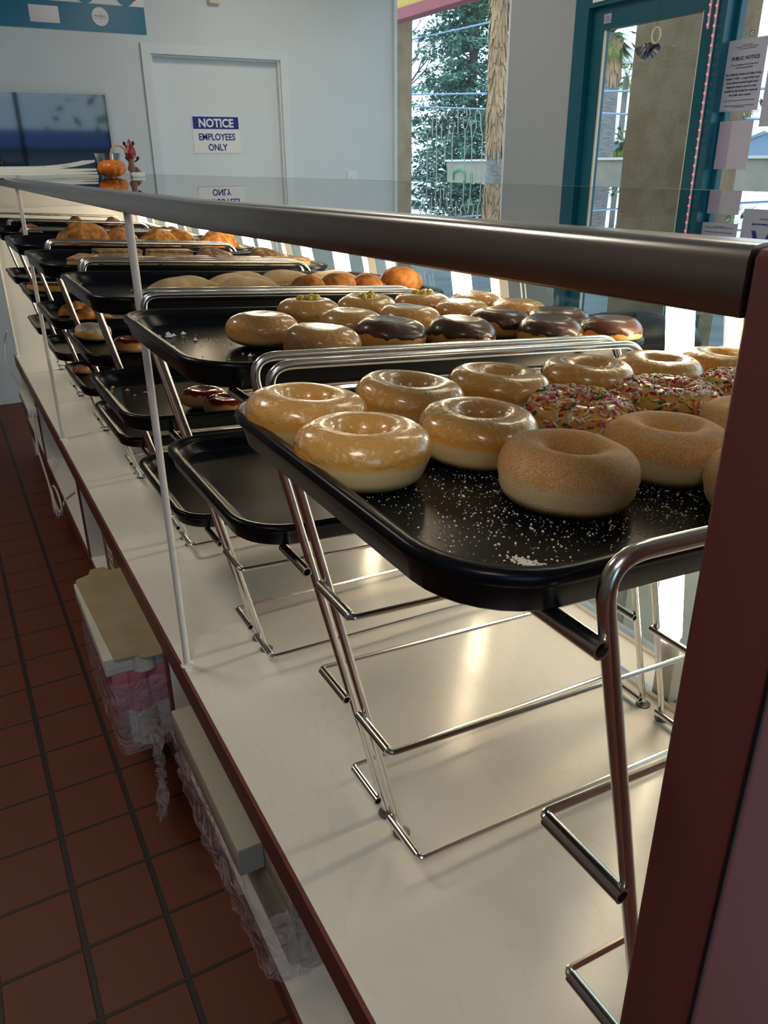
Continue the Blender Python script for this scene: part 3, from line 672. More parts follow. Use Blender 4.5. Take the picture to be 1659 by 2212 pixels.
series([sugared(21), sugared(22)],
       [(.171, .124, 'big sugared ring donut at the front of the nearest tray', dict(scale=1.0)), (.285, .140, 'sugared ring donut second from the left, right of the front one', dict(scale=.98)),
        (.410, .148, 'sugared ring donut behind, partly hidden by the maroon panel'), (.292, .042, 'sugared ring donut lowest at the edge of the maroon panel')],
       (1, 3), 'sugared ring donuts on the nearest tray')
G2 = 'filled donuts on the second top tray'
series([filled(31, 'pale_glaze', 'glazed_filled_donut'), filled(32, 'pale_glaze', 'glazed_filled_donut')],
       [(.150, .195, 'glazed filled donut leftmost on the second tray'), (.185, .085, 'glazed filled donut at the front left of the second tray'), (.285, .205, 'glazed filled donut between the leftmost two and the lemon ones'),
        (.395, .225, 'glazed filled donut behind the two front chocolate ones'), (.520, .270, 'glazed filled donut in the middle right, in front of the back corner pair'),
        (.610, .365, 'glazed filled donut at the back right, left of the corner one'), (.630, .265, 'glazed filled donut at the back right corner behind chocolate ones')], (2, 3), G2)
series([filled(41, 'pale_glaze', 'lemon_filled_donut', 'lemon'), filled(42, 'pale_glaze', 'lemon_filled_donut', 'lemon')],
       [(.270, .320, 'lemon filled donut, leftmost with yellow filling'), (.380, .340, 'lemon filled donut, middle one with yellow filling'), (.500, .365, 'lemon filled donut, rightmost with yellow filling')], (2, 3), G2, rz=.3)
series([filled(51, 'choc', 'chocolate_filled_donut'), filled(52, 'choc', 'chocolate_filled_donut')],
       [(.300, .115, 'chocolate iced donut leftmost in the front row of the second tray'), (.400, .095, 'chocolate iced donut second from the left in the front row'), (.520, .170, 'chocolate iced donut behind, third from the left'),
        (.540, .075, 'chocolate iced donut at the front, fourth from the left'), (.630, .165, 'chocolate iced donut at the back, fifth from the left'), (.640, .060, 'chocolate iced donut rightmost on the second tray')], (2, 3), G2)
# turnovers, cakes, bars ---------------------------------------------------
def turnover(seed, m_, L=.06, W_=.034, h=.03, nm_='pastry_turnover'):
    t = local_thing(nm_, 'pastry'); g = MB(); rings = []; n = 30; seg = 28; fn = wob(seed, .006, 34)
    for i in range(n + 1):
        u = -1 + 2 * i / n; w_ = W_ * math.sqrt(max(.01, 1 - u * u * .97)); hh = h * max(.12, (1 - u * u) ** .6); ring = []
        for k in range(seg):
            an = 2 * math.pi * k / seg; y = math.cos(an); z = math.sin(an)
            yy = y * w_ - .012 * u * u; zz = hh * .35 + (hh * .65 * z if z > 0 else hh * .35 * z)
            ring.append(fn(u * L, yy, zz, an))
        rings.append(ring)
    g.loft(rings, True); g.build('crust', m_, t, False, sharp=80)
    g = MB()
    for i in range(17):
        u = -.93 + 1.86 * i / 16; w_ = W_ * math.sqrt(max(.01, 1 - u * u * .97))
        g.lathe([(.0005, .0), (.0055, .001), (.0055, .004), (.001, .006)], 8, (u * L, -w_ - .012 * u * u + .002, .002))
    g.build('crimped_edge', m_, t, False)
    return t
def cakelet(seed):
    t = local_thing('domed_cake', 'cake'); dome(seed, .034, .034, .045, 'cake', t, 'crown', p=2.1, zc=.35, amp=.005)
    MB().lathe([(.026, 0), (.033, .020), (.035, .024)], 24, caps=True).build('base', 'cake_side', t, False)
    return t
def bar(seed, L=.058, W_=.022, h=.026):
    t = local_thing('crusted_bar', 'pastry')
    g = MB(); g.rbox(-L, L, -W_, W_, 0, h, .004); g.v = [tuple(Vector(p) + noise.noise_vector(Vector(p) * 30 + Vector((seed, 0, 0))) * .0015) if p[2] > .002 else p for p in g.v]; g.build('crumb', 'bar_side', t, False)
    g = MB(); g.rbox(-L - .001, L + .001, -W_ - .001, W_ + .001, h - .003, h + .006, .004); g.v = [tuple(Vector(p) + noise.noise_vector(Vector(p) * 40 + Vector((seed, 3, 0))) * .002) for p in g.v]; g.build('crust', 'bar_top', t, False)
    return t
series([turnover(61, 'pale_pastry', .078, .038, .028, 'pale_turnover'), turnover(62, 'pale_pastry', .072, .040, .032, 'pale_turnover')],
       [(.205, .225, 'pale flat turnover, leftmost on the third tray', dict(rz=.3)), (.320, .185, 'pale flat turnover, second on the third tray', dict(rz=-.1)), (.345, .30, 'pale turnover behind the second one', dict(rz=.2)),
        (.455, .32, 'pale turnover behind the orange cakes, left one', dict(rz=-.1)), (.570, .33, 'pale turnover behind the orange cakes, right one', dict(rz=.2))], (3, 3), 'pale turnovers on the third top tray')
series([cakelet(71), cakelet(72)], [(.420, .120, 'orange domed cake, leftmost of four'), (.490, .125, 'orange domed cake, second of four'), (.562, .130, 'orange domed cake, third of four'), (.650, .150, 'orange domed cake, rightmost and largest of four', dict(scale=1.2))],
       (3, 3), 'orange domed cakes on the third top tray')
series([bar(81), bar(82)], [(.100, .105, 'crusted bar at the left end of the front row', dict(rz=1.2)), (.205, .095, 'crusted bar, second in the front row', dict(rz=-.1)), (.345, .115, 'crusted bar, third in the front row', dict(rz=.06)),
        (.475, .115, 'crusted bar, fourth in the front row', dict(rz=-.05)), (.600, .110, 'crusted bar at the right end of the front row', dict(rz=.05)), (.215, .30, 'crusted bar at the left of the back row', dict(rz=.1)), (.350, .31, 'crusted bar in the middle of the back row', dict(rz=0))],
       (4, 3), 'crusted bars on the fourth top tray')
series([turnover(63, 'bar_top', .055, .034, .045, 'folded_pastry')], [(.45, .26, 'tan folded pastry lying on the back row of bars', dict(h=.0)), (.60, .27, 'tan folded pastry at the right of the back row of bars')], (4, 3), 'folded pastries on the bar tray', rz=.1)
series([turnover(64, 'puff', .080, .050, .080, 'golden_turnover'), turnover(65, 'puff', .056, .042, .060, 'golden_turnover')],
       [(.200, .16, 'largest golden puffed turnover at the left', dict(rz=.1)), (.310, .19, 'smaller golden turnover right of the largest', dict(rz=.5)), (.415, .15, 'golden turnover in the middle of the fifth tray', dict(rz=0, scale=.8)), (.500, .22, 'golden turnover right of the middle on the fifth tray', dict(rz=-.2)),
        (.600, .15, 'golden turnover at the right end of the fifth tray', dict(rz=.2, scale=.85))], (5, 3), 'golden turnovers on the fifth top tray')
series([turnover(66, 'danish', .04, .03, .04, 'brown_danish')], [(.12, .2, 'brown pastry alone at the left of the sixth tray'), (.34, .2, 'brown pastry left of centre on the sixth tray'), (.44, .25, 'brown pastry at the centre of the sixth tray'), (.56, .2, 'brown pastry right of centre on the sixth tray'), (.63, .28, 'brown pastry at the right end of the sixth tray')],
       (6, 3), 'brown pastries on the sixth top tray', rz=.2)
series([turnover(67, 'danish', .045, .03, .045, 'brown_danish')], [(.35, .2, 'brown pastry on the farthest top tray, left one'), (.5, .22, 'brown pastry on the farthest top tray, right one')], (7, 3), 'brown pastries on the farthest top tray', rz=.1)
# middle tier
def jelly(seed):
    t = local_thing('jelly_donut', 'donut'); dome(seed, .047, .047, .036, 'bun_dough', t, dent=.006); g = MB()
    dome_cap(seed, .047, .047, .036, 'jam', t, 'jam', dent=.006, low=.55, off=.001); return t
series([jelly(91)], [(.172, .125, 'jelly topped donut at the back of the pink crumb tray'), (.195, .050, 'jelly topped donut at the front of the pink crumb tray')], (3, 2), 'jelly donuts on the crumb tray')
series([jelly(92)], [(.125, .145, 'flat bun with dark red jelly beside the sugared bun'), (.215, .30, 'jelly topped bun behind the chrome legs')], (4, 2), 'jelly buns on the middle tray')
t = local_thing('sugared_bun', 'donut'); dome(93, .050, .046, .042, 'bun_dough', t); dome_cap(93, .050, .046, .042, 'powder', t, 'powdered_sugar', low=.25, off=.001)
put(t, (4, 2), .068, .325, 'round bun dusted with white sugar at the left of its middle tray', 'sugared bun')
series([turnover(68, 'puff', .065, .035, .04, 'golden_croissant')], [(.105, .25, 'golden croissant at the back of its middle tray'), (.120, .13, 'golden croissant at the front of its middle tray')], (5, 2), 'croissants on the middle tray', rz=.3)
t = local_thing('long_john', 'donut'); dome(94, .085, .034, .034, 'bun_dough', t, p=3.2); dome_cap(94, .085, .034, .034, 'maple', t, 'icing', p=3.2, low=.35, edge_amp=.12)
put(t, (6, 2), .100, .26, 'long bar donut with smooth brown icing on a middle tray', 'long bar', rz=-.35)
t = turnover(69, 'danish', .03, .025, .03, 'brown_danish'); put(t, (5, 1), .04, .30, 'small brown pastry at the left edge of a low tray', 'brown pastry')

# sugar and crumbs on trays
def crumbs(name, key, items, m_, label, cat='crumbs'):
    g = MB(); rng = random.Random(5)
    for lx, ly, r in items:
        vs = []
        for sx, sy, sz in ((1, 0, 0), (-1, 0, 0), (0, 1, 0), (0, -1, 0), (0, 0, 1), (0, 0, -.2)):
            vs.append(Vector((lx + sx * r * rng.uniform(.6, 1.2), ly + sy * r * rng.uniform(.6, 1.2), 0.0078 + r * .2 + sz * r * rng.uniform(.6, 1.1))))
        g.add([trays[key] @ v for v in vs], [(0, 2, 4), (2, 1, 4), (1, 3, 4), (3, 0, 4), (2, 0, 5), (1, 2, 5), (3, 1, 5), (0, 3, 5)])
    o = g.build(name, m_, smooth=False); tag(o, label, cat, kind='stuff'); return o
rng = random.Random(3); it = []
for _ in range(2600):
    lx = rng.gauss(.20, .11); ly = abs(rng.gauss(.085, .055)) + .036
    if not (.036 < lx < .6 and ly < .33): continue
    it.append((lx, ly, rng.choice((.0004, .0005, .0006, .0007, .0011))))
for _ in range(260):
    u = rng.random(); it.append((.075 + .014 * u + rng.gauss(0, .003), .060 - .034 * u + rng.gauss(0, .0035), rng.choice((.0008, .0011, .0014))))
crumbs('sugar_grains', (1, 3), it, 'crumb', 'white sugar grains scattered over the front of the nearest tray', 'sugar')
it = []
for i in range(34):
    it.append((rng.uniform(.05, .20), rng.uniform(.06, .30), rng.choice((.0009, .0012, .0018, .0012))))
for q in ((.052, .310, .0045), (.047, .285, .007), (.072, .305, .005), (.075, .255, .005), (.036, .293, .003), (.034, .212, .0035), (.110, .136, .004), (.056, .295, .004)): it.append(q)
crumbs('icing_flakes', (2, 3), it, 'crumb', 'white icing flakes on the left of the second tray')
PINKS = [(.062, .290, .005), (.066, .245, .0045), (.092, .262, .005), (.155, .305, .006)]
crumbs('pink_crumbs', (3, 2), PINKS, 'pink', 'pink crumbs on the middle-tier tray')
crumbs('yellow_crumbs', (3, 2), [(.040, .325, .004), (.30, .2, .002)], 'lemon', 'tiny yellow crumbs on the middle-tier tray beside the pink ones')
crumbs('pale_crumbs', (3, 3), [(rng.uniform(.05, .25), rng.uniform(.06, .3), .0016) for _ in range(9)], 'crumb', 'few pale crumbs on the left of the turnover tray')

# ================================================================== THINGS ON THE GLASS TOP
ZT = ZD + .8335
t = thing('pumpkin', 'small orange pumpkin with long curved stem on the glass top', 'pumpkin', (.575, 2.92, ZT)); c = (.575, 2.92, ZT)
g = MB(); rings = []
for i in range(17):
    ph = -math.pi / 2 + math.pi * i / 16; ring = []
    for k in range(64):
        an = 2 * math.pi * k / 64; rib = 1 - .07 * abs(math.cos(an * 4.5)) ** 6 * 1.0; cc = max(.03, math.cos(ph)) ** .8
        z = math.sin(ph) * .027; z -= .007 * max(0, 1 - (cc / .45) ** 2) * (1 if ph > 0 else -0.3)
        ring.append((c[0] + .046 * cc * rib * math.cos(an), c[1] + .046 * cc * rib * math.sin(an), c[2] + .0272 + z))
    rings.append(ring)
g.loft(rings); g.build('skin', 'orange', t, sharp=80)
g = MB(); pts = [(c[0] + .002, c[1], c[2] + .046), (c[0] + .002, c[1], c[2] + .068), (c[0] + .009, c[1], c[2] + .088), (c[0] + .025, c[1], c[2] + .0975), (c[0] + .042, c[1], c[2] + .094), (c[0] + .052, c[1], c[2] + .082), (c[0] + .054, c[1], c[2] + .074)]
g.sweep(fillet(pts, .008, 4), .004, 10, radii=None); g.lathe([(.009, -.004), (.006, .004), (.004, .012)], 12, (c[0] + .002, c[1], c[2] + .042)); g.build('stem', 'stem', t)
t = thing('figurine_box', 'small flat white box under the red figurine on the glass', 'box', (.66, 2.95, ZT)); MB().rbox(.640, .684, 2.93, 2.97, ZT, ZT + .014, .002).build('carton', 'paper', t)
b0 = (.648, 2.95, ZT + .0142)
t = thing('figurine', 'red and brown figurine with boot standing right of the pumpkin', 'figurine', b0)
MB().rbox(.640, .676, 2.938, 2.962, b0[2], b0[2] + .003, .001).build('grass_base', 'green', t)
g = MB(); g.lathe([(.001, 0), (.0135, .001), (.014, .01), (.010, .02), (.009, .034), (.010, .040), (.001, .041)], 20, (b0[0] - .001, b0[1], b0[2] + .003)); g.lathe([(.001, 0), (.011, .001), (.012, .007), (.006, .013), (.001, .014)], 18, (b0[0] + .014, b0[1], b0[2] + .003)); g.build('boot', 'brown', t)
g = MB(); g.lathe([(.001, 0), (.012, .003), (.0185, .015), (.019, .026), (.014, .036), (.007, .044), (.005, .056), (.001, .062)], 20, (b0[0], b0[1], b0[2] + .040)); g.build('body', 'red', t)
for dx, dz in ((-.016, .085), (.013, .086), (-.014, .042), (.023, .040)):
    MB().lathe([(.001, -.006), (.0055, -.002), (.005, .004), (.001, .007)], 10, (b0[0] + dx, b0[1], b0[2] + dz + .003)).cyl((b0[0] + dx, b0[1], b0[2] + dz), (b0[0] + dx * .5, b0[1], b0[2] + dz - .008), .003, 8).build('limb', 'black', t)
# paper bag stacks
def sheetstack(name, label, x0, x1, y0, y1, z, layers, curl, m_='bagpaper'):
    t = thing(name, label, 'paper bags', ((x0 + x1) / 2, (y0 + y1) / 2, z)); n = 16
    for q in range(layers):
        g = MB(); a = []; b = []
        z0 = z + q * .0085; rngq = random.Random(q + 3)
        for i in range(n + 1):
            u = i / n; x = x0 + (x1 - x0) * u + rngq.uniform(-.004, .004) * 0
            zz = z0 + curl[q] * max(0, (u - .55) / .45) ** 2 + .003 * math.sin(u * 7 + q)*0
            th = .0103 * (1 - .35 * max(0, (u - .7) / .3))
            a.append([(x, y0 + q * .01, zz), (x, y1, zz), (x, y1, zz + th), (x, y0 + q * .01, zz + th)])
        g.loft(a, True); g.build('bag_bundle', m_, t, sharp=30)
    return t
sheetstack('paper_bag_stack', 'stack of white paper bags with curled ends beside the pumpkin', .17, .565, 3.12, 3.40, ZT, 4, [0, .001, .003, .022])
sheetstack('folded_bag_pile', 'flat pile of white folded bags at the left end of the glass', -.0 + .285, .43, 2.86, 3.02, ZT, 1, [.002])
# clear cup lying behind the pumpkin
t = thing('plastic_cup', 'clear plastic cup leaning behind the pumpkin on the glass', 'cup', (.60, 3.16, ZT))
MB().lathe([(.001, .0), (.028, 0), (.046, .075), (.0475, .077), (.044, .075), (.027, .002), (.001, .002)], 32, (.625, 3.22, ZT)).build('cup_body', 'cupplastic', t)

# ================================================================== FAR WALL ITEMS
t = thing('television', 'wall television with black glossy screen and thin silver bezel', 'television', (.52, YF, 1.26))
MB().box(-.12, 1.104, YF - .05, YF - .001, 1.13, 1.808).build('housing', 'silver', t)
MB().box(-.105, 1.089, YF - .054, YF - .05, 1.148, 1.796).build('screen', 'screen', t)
t = thing('notice_sign', 'white NOTICE employees only sign on the far door', 'sign', (1.79, YF + .045, 1.48))
MB().box(1.632, 1.952, YF + .041, YF + .0445, 1.478, 1.700).build('sign_plate', 'paper', t)
MB().box(1.638, 1.946, YF + .0398, YF + .041, 1.622, 1.694).build('blue_band', 'blue', t)
text('heading', 'NOTICE', .068, (1.792, YF + .0396, 1.634), (1, 0, 0), (0, 0, 1), 'paper', t, .0022, 'CENTER', sx=.95)
text('wording', 'EMPLOYEES', .056, (1.792, YF + .0406, 1.556), (1, 0, 0), (0, 0, 1), 'ink_blue', t, .0012, 'CENTER', sx=.86)
text('wording', 'ONLY', .056, (1.792, YF + .0406, 1.494), (1, 0, 0), (0, 0, 1), 'ink_blue', t, .0012, 'CENTER', sx=.86)
t = thing('menu_banner', 'teal and white vinyl banner high on the far wall', 'banner', (.7, YF, 2.12))
MB().box(-.2, 1.395, YF - .004, YF - .0005, 2.128, 2.268).build('teal_strip', 'teal_print', t)
MB().box(-.2, 1.395, YF - .004, YF - .0005, 2.2681, 2.62).build('picture_area', 'paper', t)
MB().rbox(.745, .905, YF - .0055, YF - .004, 2.158, 2.242, .0006).build('blank_panel', 'paper', t)
g = MB(); g.lathe([(.047, -.0008), (.047, .0008)], 36, (0, 0, 0), caps=True); g.v = [(1.134 + a, YF - .0052 + c_, 2.205 + b) for a, b, c_ in g.v]; g.build('round_badge', 'paper', t)
g = MB(); g.sweep(fillet([(1.10 + .008 * i, YF - .0066, 2.203 + .010 * (i % 2)) for i in range(9)], .004, 3), .0012, 5)
g.sweep([(1.098, YF - .0066, 2.197), (1.172, YF - .0066, 2.195)], .0006, 5); g.sweep([(1.137, YF - .0066, 2.180), (1.139, YF - .0066, 2.225)], .0008, 5); g.build('script_mark', 'ink', t)
for x, mm in ((1.06, 'teal_print'), (1.29, 'brown')):
    g = MB(); g.lathe([(.055, -.0008), (.055, .0008)], 36, (0, 0, 0), caps=True); g.v = [(x + a, YF - .0052 + c_, 2.322 + b) for a, b, c_ in g.v]; g.build('printed_cup', 'teal_print', t)
    g = MB(); g.lathe([(.03, -.0008), (.03, .0008)], 30, (0, 0, 0), caps=True); g.v = [(x + .045 + a, YF - .0062 + c_, 2.325 + b) for a, b, c_ in g.v]; g.build('printed_cup', 'brown', t)

# ================================================================== ITEMS ON THE SHOP DOOR AND WINDOW
yr = (0, -1, 0); zu = (0, 0, 1)
t = thing('door_header_sign', 'narrow sign plate above the teal door', 'sign', (XR - .012, 3.2, 2.115))
MB().box(XR - .016, XR - .0105, 2.95, 3.47, 2.118, 2.172).build('sign_plate', 'paper', t)
text('wording', 'THIS DOOR TO REMAIN UNLOCKED', .030, (XR - .0168, 3.455, 2.134), yr, zu, 'ink', t, .0008, sx=.95)
t = thing('door_sticker', 'small pale sticker on the teal door top rail', 'sticker', (XR + .019, 3.39, 2.04))
MB().box(XR + .017, XR + .0195, 3.365, 3.415, 2.025, 2.065).build('label_card', 'notice_paper', t)
for i in range(3): MB().box(XR + .0163, XR + .017, 3.372, 3.408, 2.034 + i * .009, 2.036 + i * .009).build('printed_line', 'ink', t)
# LED rope lights
def rope(label, ya, yb, z0, z1, x=XR - .018, horizontal=False):
    t = thing('led_rope_light', label, 'rope light', (x, ya, z0))
    if horizontal: a, b = (x, ya, z0), (x, yb, z0)
    else: a, b = (x, ya, z0), (x, yb, z1)
    MB().cyl(a, b, .0052, 10).build('clear_tube', 'led_tube', t)
    L = (Vector(b) - Vector(a)).length; n = int(L / .036); g = MB(); dd = (Vector(b) - Vector(a)).normalized()
    for i in range(n):
        p_ = Vector(a) + dd * (.015 + i * .036) + Vector((-.0046, 0, 0))
        g.lathe([(.0005, -.005), (.0042, -.002), (.0042, .002), (.0005, .005)], 8, p_, caps=True)
    o = g.build('red_diodes', 'led', t); return t
rope('long red LED rope light running down the teal door jamb', 2.700, 2.700, .4, 2.74)
rope('short red LED rope light beside the top of the longer one', 2.735, 2.735, 1.92, 2.74)
rope('short red LED rope light above the left of the teal door', 3.585, 3.585, 2.15, 2.5)
# bell hanging on the door
t = thing('door_bells', 'pair of silver bells hanging on a ring inside the door glass', 'bell', (XR + .02, 3.06, 1.88))
g = MB(); g.cyl((XR + .02, 3.063, 2.09), (XR + .02, 3.063, 1.965), .001, 6); g.build('cord', 'ink', t)
g = MB(); g.sweep([(XR + .02, 3.063 + .026 * math.cos(a_ * math.pi / 12), 1.937 + .032 * math.sin(a_ * math.pi / 12)) for a_ in range(24)], .0035, 8, closed=True); g.build('ring', 'cream_lam', t)
for sg in (-1, 1):
    g = MB(); g.lathe([(.002, 0), (.016, -.004), (.022, -.024), (.036, -.046), (.034, -.046), (.019, -.024)], 22, (0, 0, 0))
    rt = Matrix.Rotation(sg * .9, 4, 'X'); g.v = [tuple(rt @ Vector(p) + Vector((XR - .022, 3.063, 1.895))) for p in g.v]; g.build('bell_cup', 'bell_metal', t)
# papers on window
def paper(name, label, y0, y1, z0, z1, m_, cat='notice', shear=0):
    t = thing(name, label, cat, (XR - .004, (y0 + y1) / 2, z0)); x = XR + .034
    MB().box(x, x + .0012, y0, y1, z0, z1).build('sheet', m_, t); return t, x - .0012
t, x = paper('public_notice', 'PUBLIC NOTICE sheet taped to the shop window', 2.463, 2.657, 1.600, 1.868, 'notice_paper')
text('heading', 'PUBLIC NOTICE', .019, (x, 2.560, 1.792), yr, zu, 'ink', t, .0005, 'CENTER', .0003)
for i, sx_ in enumerate((.05, .11, .09)): MB().box(x, x + .001, 2.56 - sx_ / 2, 2.56 + sx_ / 2, 1.846 - i * .007, 1.8475 - i * .007).build('printed_line', 'ink', t)
for i, s_ in enumerate(('This is a publication of the Department', 'of Environmental Health')): text('small_print', s_, .0085, (x, 2.560, 1.772 - i * .011), yr, zu, 'ink', t, 0, 'CENTER', .0003)
for i, s_ in enumerate(('The California Health and Safety Code,', 'Section 114381 - a copy of the most', 'recent Environmental Health Food', 'Inspection Report must be made', 'available by this facility for review by', 'the public upon request.')):
    text('body_text', s_, .0112, (x, 2.560, 1.736 - i * .0155), yr, zu, 'ink', t, .0002, 'CENTER', .0003)
for z_, w_ in ((1.640, .15), (1.620, .15), (1.614, .06)): MB().box(x, x + .001, 2.56 - w_ / 2, 2.56 + w_ / 2, z_, z_ + .002).build('printed_line', 'ink', t)
t, x = paper('grade_card', 'lilac health grade card with a blue letter A', 2.21, 2.443, 1.535, 1.800, 'notice_paper')
text('grade_letter', 'A', .15, (x, 2.335, 1.625), yr, zu, 'ink_blue', t, .003, 'CENTER', .0003)
text('small_print', 'Environmental Health', .013, (x, 2.335, 1.592), yr, zu, 'ink_blue', t, .0003, 'CENTER', .0003)
text('small_print', 'Food Facility', .009, (x, 2.335, 1.572), yr, zu, 'ink_blue', t, 0, 'CENTER', .0003)
t, x = paper('faded_flyer', 'faded lilac folded flyer below the public notice', 2.470, 2.640, 1.372, 1.562, 'sign_pink', 'flyer')
MB().box(x + .0002, x + .0011, 2.578, 2.640, 1.372, 1.562).build('folded_flap', 'sign_pink2', t)
text('faint_heading', 'Help Wanted', .012, (x, 2.515, 1.545), yr, zu, 'pink_ink', t, 0, 'CENTER', .0003) if False else None
t = thing('suction_hook', 'clear suction hook above the public notice', 'hook', (XR + .03, 2.552, 1.888)); g = MB(); g.lathe([(.002, .0), (.014, .001), (.012, .005), (.004, .008), (.003, .014), (.001, .014)], 18)
rt = Matrix.Rotation(-HPI, 4, 'Y'); g.v = [tuple(rt @ Vector(p) + Vector((XR + .039, 2.552, 1.888))) for p in g.v]; g.build('suction_cup', 'cupplastic', t)
t = thing('suction_hook', 'clear suction hook below the public notice', 'hook', (XR + .03, 2.522, 1.578)); g = MB(); g.lathe([(.002, .0), (.014, .001), (.012, .005), (.004, .008), (.003, .014), (.001, .014)], 18)
g.v = [tuple(rt @ Vector(p) + Vector((XR + .039, 2.522, 1.578))) for p in g.v]; g.build('suction_cup', 'cupplastic', t)

# ================================================================== SHELF CONTENTS
# kraft topped box bundle sticking out
def slab(m_, parent, name, x0, x1, y0, y1, z0, z1, tabs=True, r=.003, tabr=.035, cx=None):
    g = MB(); g.rbox(x0, x1, y0, y1, z0, z1, r)
    if tabs:
        for cx in (x0 + (x1 - x0) * .45 if cx is None else cx,):
            rings = []
            for z in (z0, z0 + .002, z1 - .002, z1):
                rings.append([(cx + tabr * math.cos(a_ * math.pi / 9), y0 - .0 - abs(tabr * .75 * math.sin(a_ * math.pi / 9)) if a_ < 10 else y0 + .002, z) for a_ in range(10)] )
            g.loft(rings, True)
    return g.build(name, m_, parent)
t = thing('kraft_box_bundle', 'stack of flattened boxes topped by kraft board sticking out of the shelf', 'flattened boxes', (.28, 1.7, .206))
kp = [(.160, 1.500), (.208, 1.496), (.212, 1.486), (.222, 1.478), (.262, 1.476), (.30, 1.484), (.47, 1.484), (.47, 1.925), (.235, 1.925), (.222, 1.950), (.190, 1.952), (.180, 1.925), (.150, 1.912), (.145, 1.90)]
MB().loft([[(a, b, z) for a, b in kp] for z in (.4455, .4480)], True).build('kraft_sheet', 'kraft', t)
slab('whiteboard', t, 'white_boards', .139, .47, 1.512, 1.90, .402, .445, True, tabr=.024, cx=.222)
slab('pink', t, 'pink_boards', .150, .48, 1.515, 1.885, .300, .4015, True, tabr=.022, cx=.205)
slab('whiteboard', t, 'lower_white_boards', .172, .48, 1.515, 1.88, .2066, .2995, True, tabr=.024, cx=.212)
def wrap(parent, x0, x1, y0, y1, z0, z1, seed, amp=.006, tail=None):
    g = MB(); rings = []; n = 26
    for i in range(n):
        z = z0 + (z1 - z0) * i / (n - 1); ring = rrect(x0, x1, y0, y1, .02, 5, z); out = []
        # subdivide ring
        for j in range(len(ring)):
            a = Vector(ring[j]); b = Vector(ring[(j + 1) % len(ring)]); L_ = (b - a).length; k = max(1, int(L_ / .012))
            for q in range(k): out.append(a.lerp(b, q / k))
        cx, cy = (x0 + x1) / 2, (y0 + y1) / 2
        out = [p + (Vector((p.x - cx, p.y - cy, 0)).normalized() * (abs(noise.noise(p * 28 + Vector((seed, 0, 0)))) * amp * 2.4)) for p in out]
        rings.append(out)
    g.loft(rings, False); return g.build('plastic_wrap', 'film', parent, sharp=180)
wrap(t, .142, .485, 1.484, 1.90, .2070, .395, 2.0, .004)
t = thing('flattened_box_bundle', 'stack of beige flattened boxes in torn plastic near the deck edge', 'flattened boxes', (.35, 1.03, .206))
slab('greyboard', t, 'tall_boards', .226, .268, .905, 1.30, .372, .428, False)
slab('greyboard', t, 'long_boards', .270, .46, .80, 1.34, .365, .420, False)
MB().box(.227, .267, .9038, .9048, .374, .426).build('board_ends', 'endgrey', t)
MB().box(.272, .458, .7988, .7998, .367, .418).build('board_ends', 'endgrey', t)
slab('greyboard', t, 'lower_boards', .275, .47, .84, 1.25, .2066, .362, True, tabr=.03, cx=.32)
wrap(t, .232, .475, .815, 1.33, .225, .372, 6.0, .011)
# torn film strip hanging between bundles
g = MB(); n = 14; rows = []
for i in range(n):
    z = .36 - .24 * i / (n - 1); rows.append([Vector((.205 + .012 * math.sin(j * 1.7 + i * .8) - .02 * (i / n) ** 2, 1.385 + .035 * (j / 5 - .5) * (1.3 - .8 * abs(i / n - .3)) - .03 * i / n, z)) for j in range(6)])
vs = [p for r in rows for p in r]; g.add(vs, [(i * 6 + j, i * 6 + j + 1, (i + 1) * 6 + j + 1, (i + 1) * 6 + j) for i in range(n - 1) for j in range(5)])
g.build('torn_wrap', 'film', t, sharp=180)
def carton(label, x0, x1, y0, y1, z0, z1, labels):
    t = thing('cardboard_carton', label, 'carton', ((x0 + x1) / 2, (y0 + y1) / 2, z0), 'brown cartons on the lower shelf')
    MB().rbox(x0, x1, y0, y1, z0, z1, .003).build('carton_body', 'carton', t)
    MB().box(x0 + .02, x1 - .02, (y0 + y1) / 2 - .02, (y0 + y1) / 2 + .02, z1, z1 + .0006).build('tape', 'kraft', t)
    for a, b, c_, d_ in labels:
        l_ = MB().box(x0 - .001, x0 - .0002, a, b, c_, d_).build('shipping_label', 'paper', t)
        g = MB()
        for i in range(5): g.box(x0 - .0016, x0 - .001, a + .01, b - .01 - .01 * (i % 2), c_ + (d_ - c_) * (.15 + .16 * i), c_ + (d_ - c_) * (.19 + .16 * i))
        g.build('label_print', 'ink', l_)
carton('brown carton with a printed label just behind the kraft box stack', .285, .60, 1.965, 2.155, .2063, .475, [(1.985, 2.07, .27, .42)])
carton('brown carton with a label, beside the white divider', .285, .60, 2.165, 2.39, .2063, .470, [(2.23, 2.31, .27, .45)])
carton('long brown carton with two labels beyond the second divider', .335, .60, 2.58, 3.12, .2063, .44, [(2.64, 2.74, .24, .40), (2.84, 2.95, .27, .42)])
tag(MB().rbox(.245, .42, .30, .70, .2063, .209, .0008).build('paper_sheet', 'paper'), 'white sheet on the lower shelf nearest the camera', 'paper')
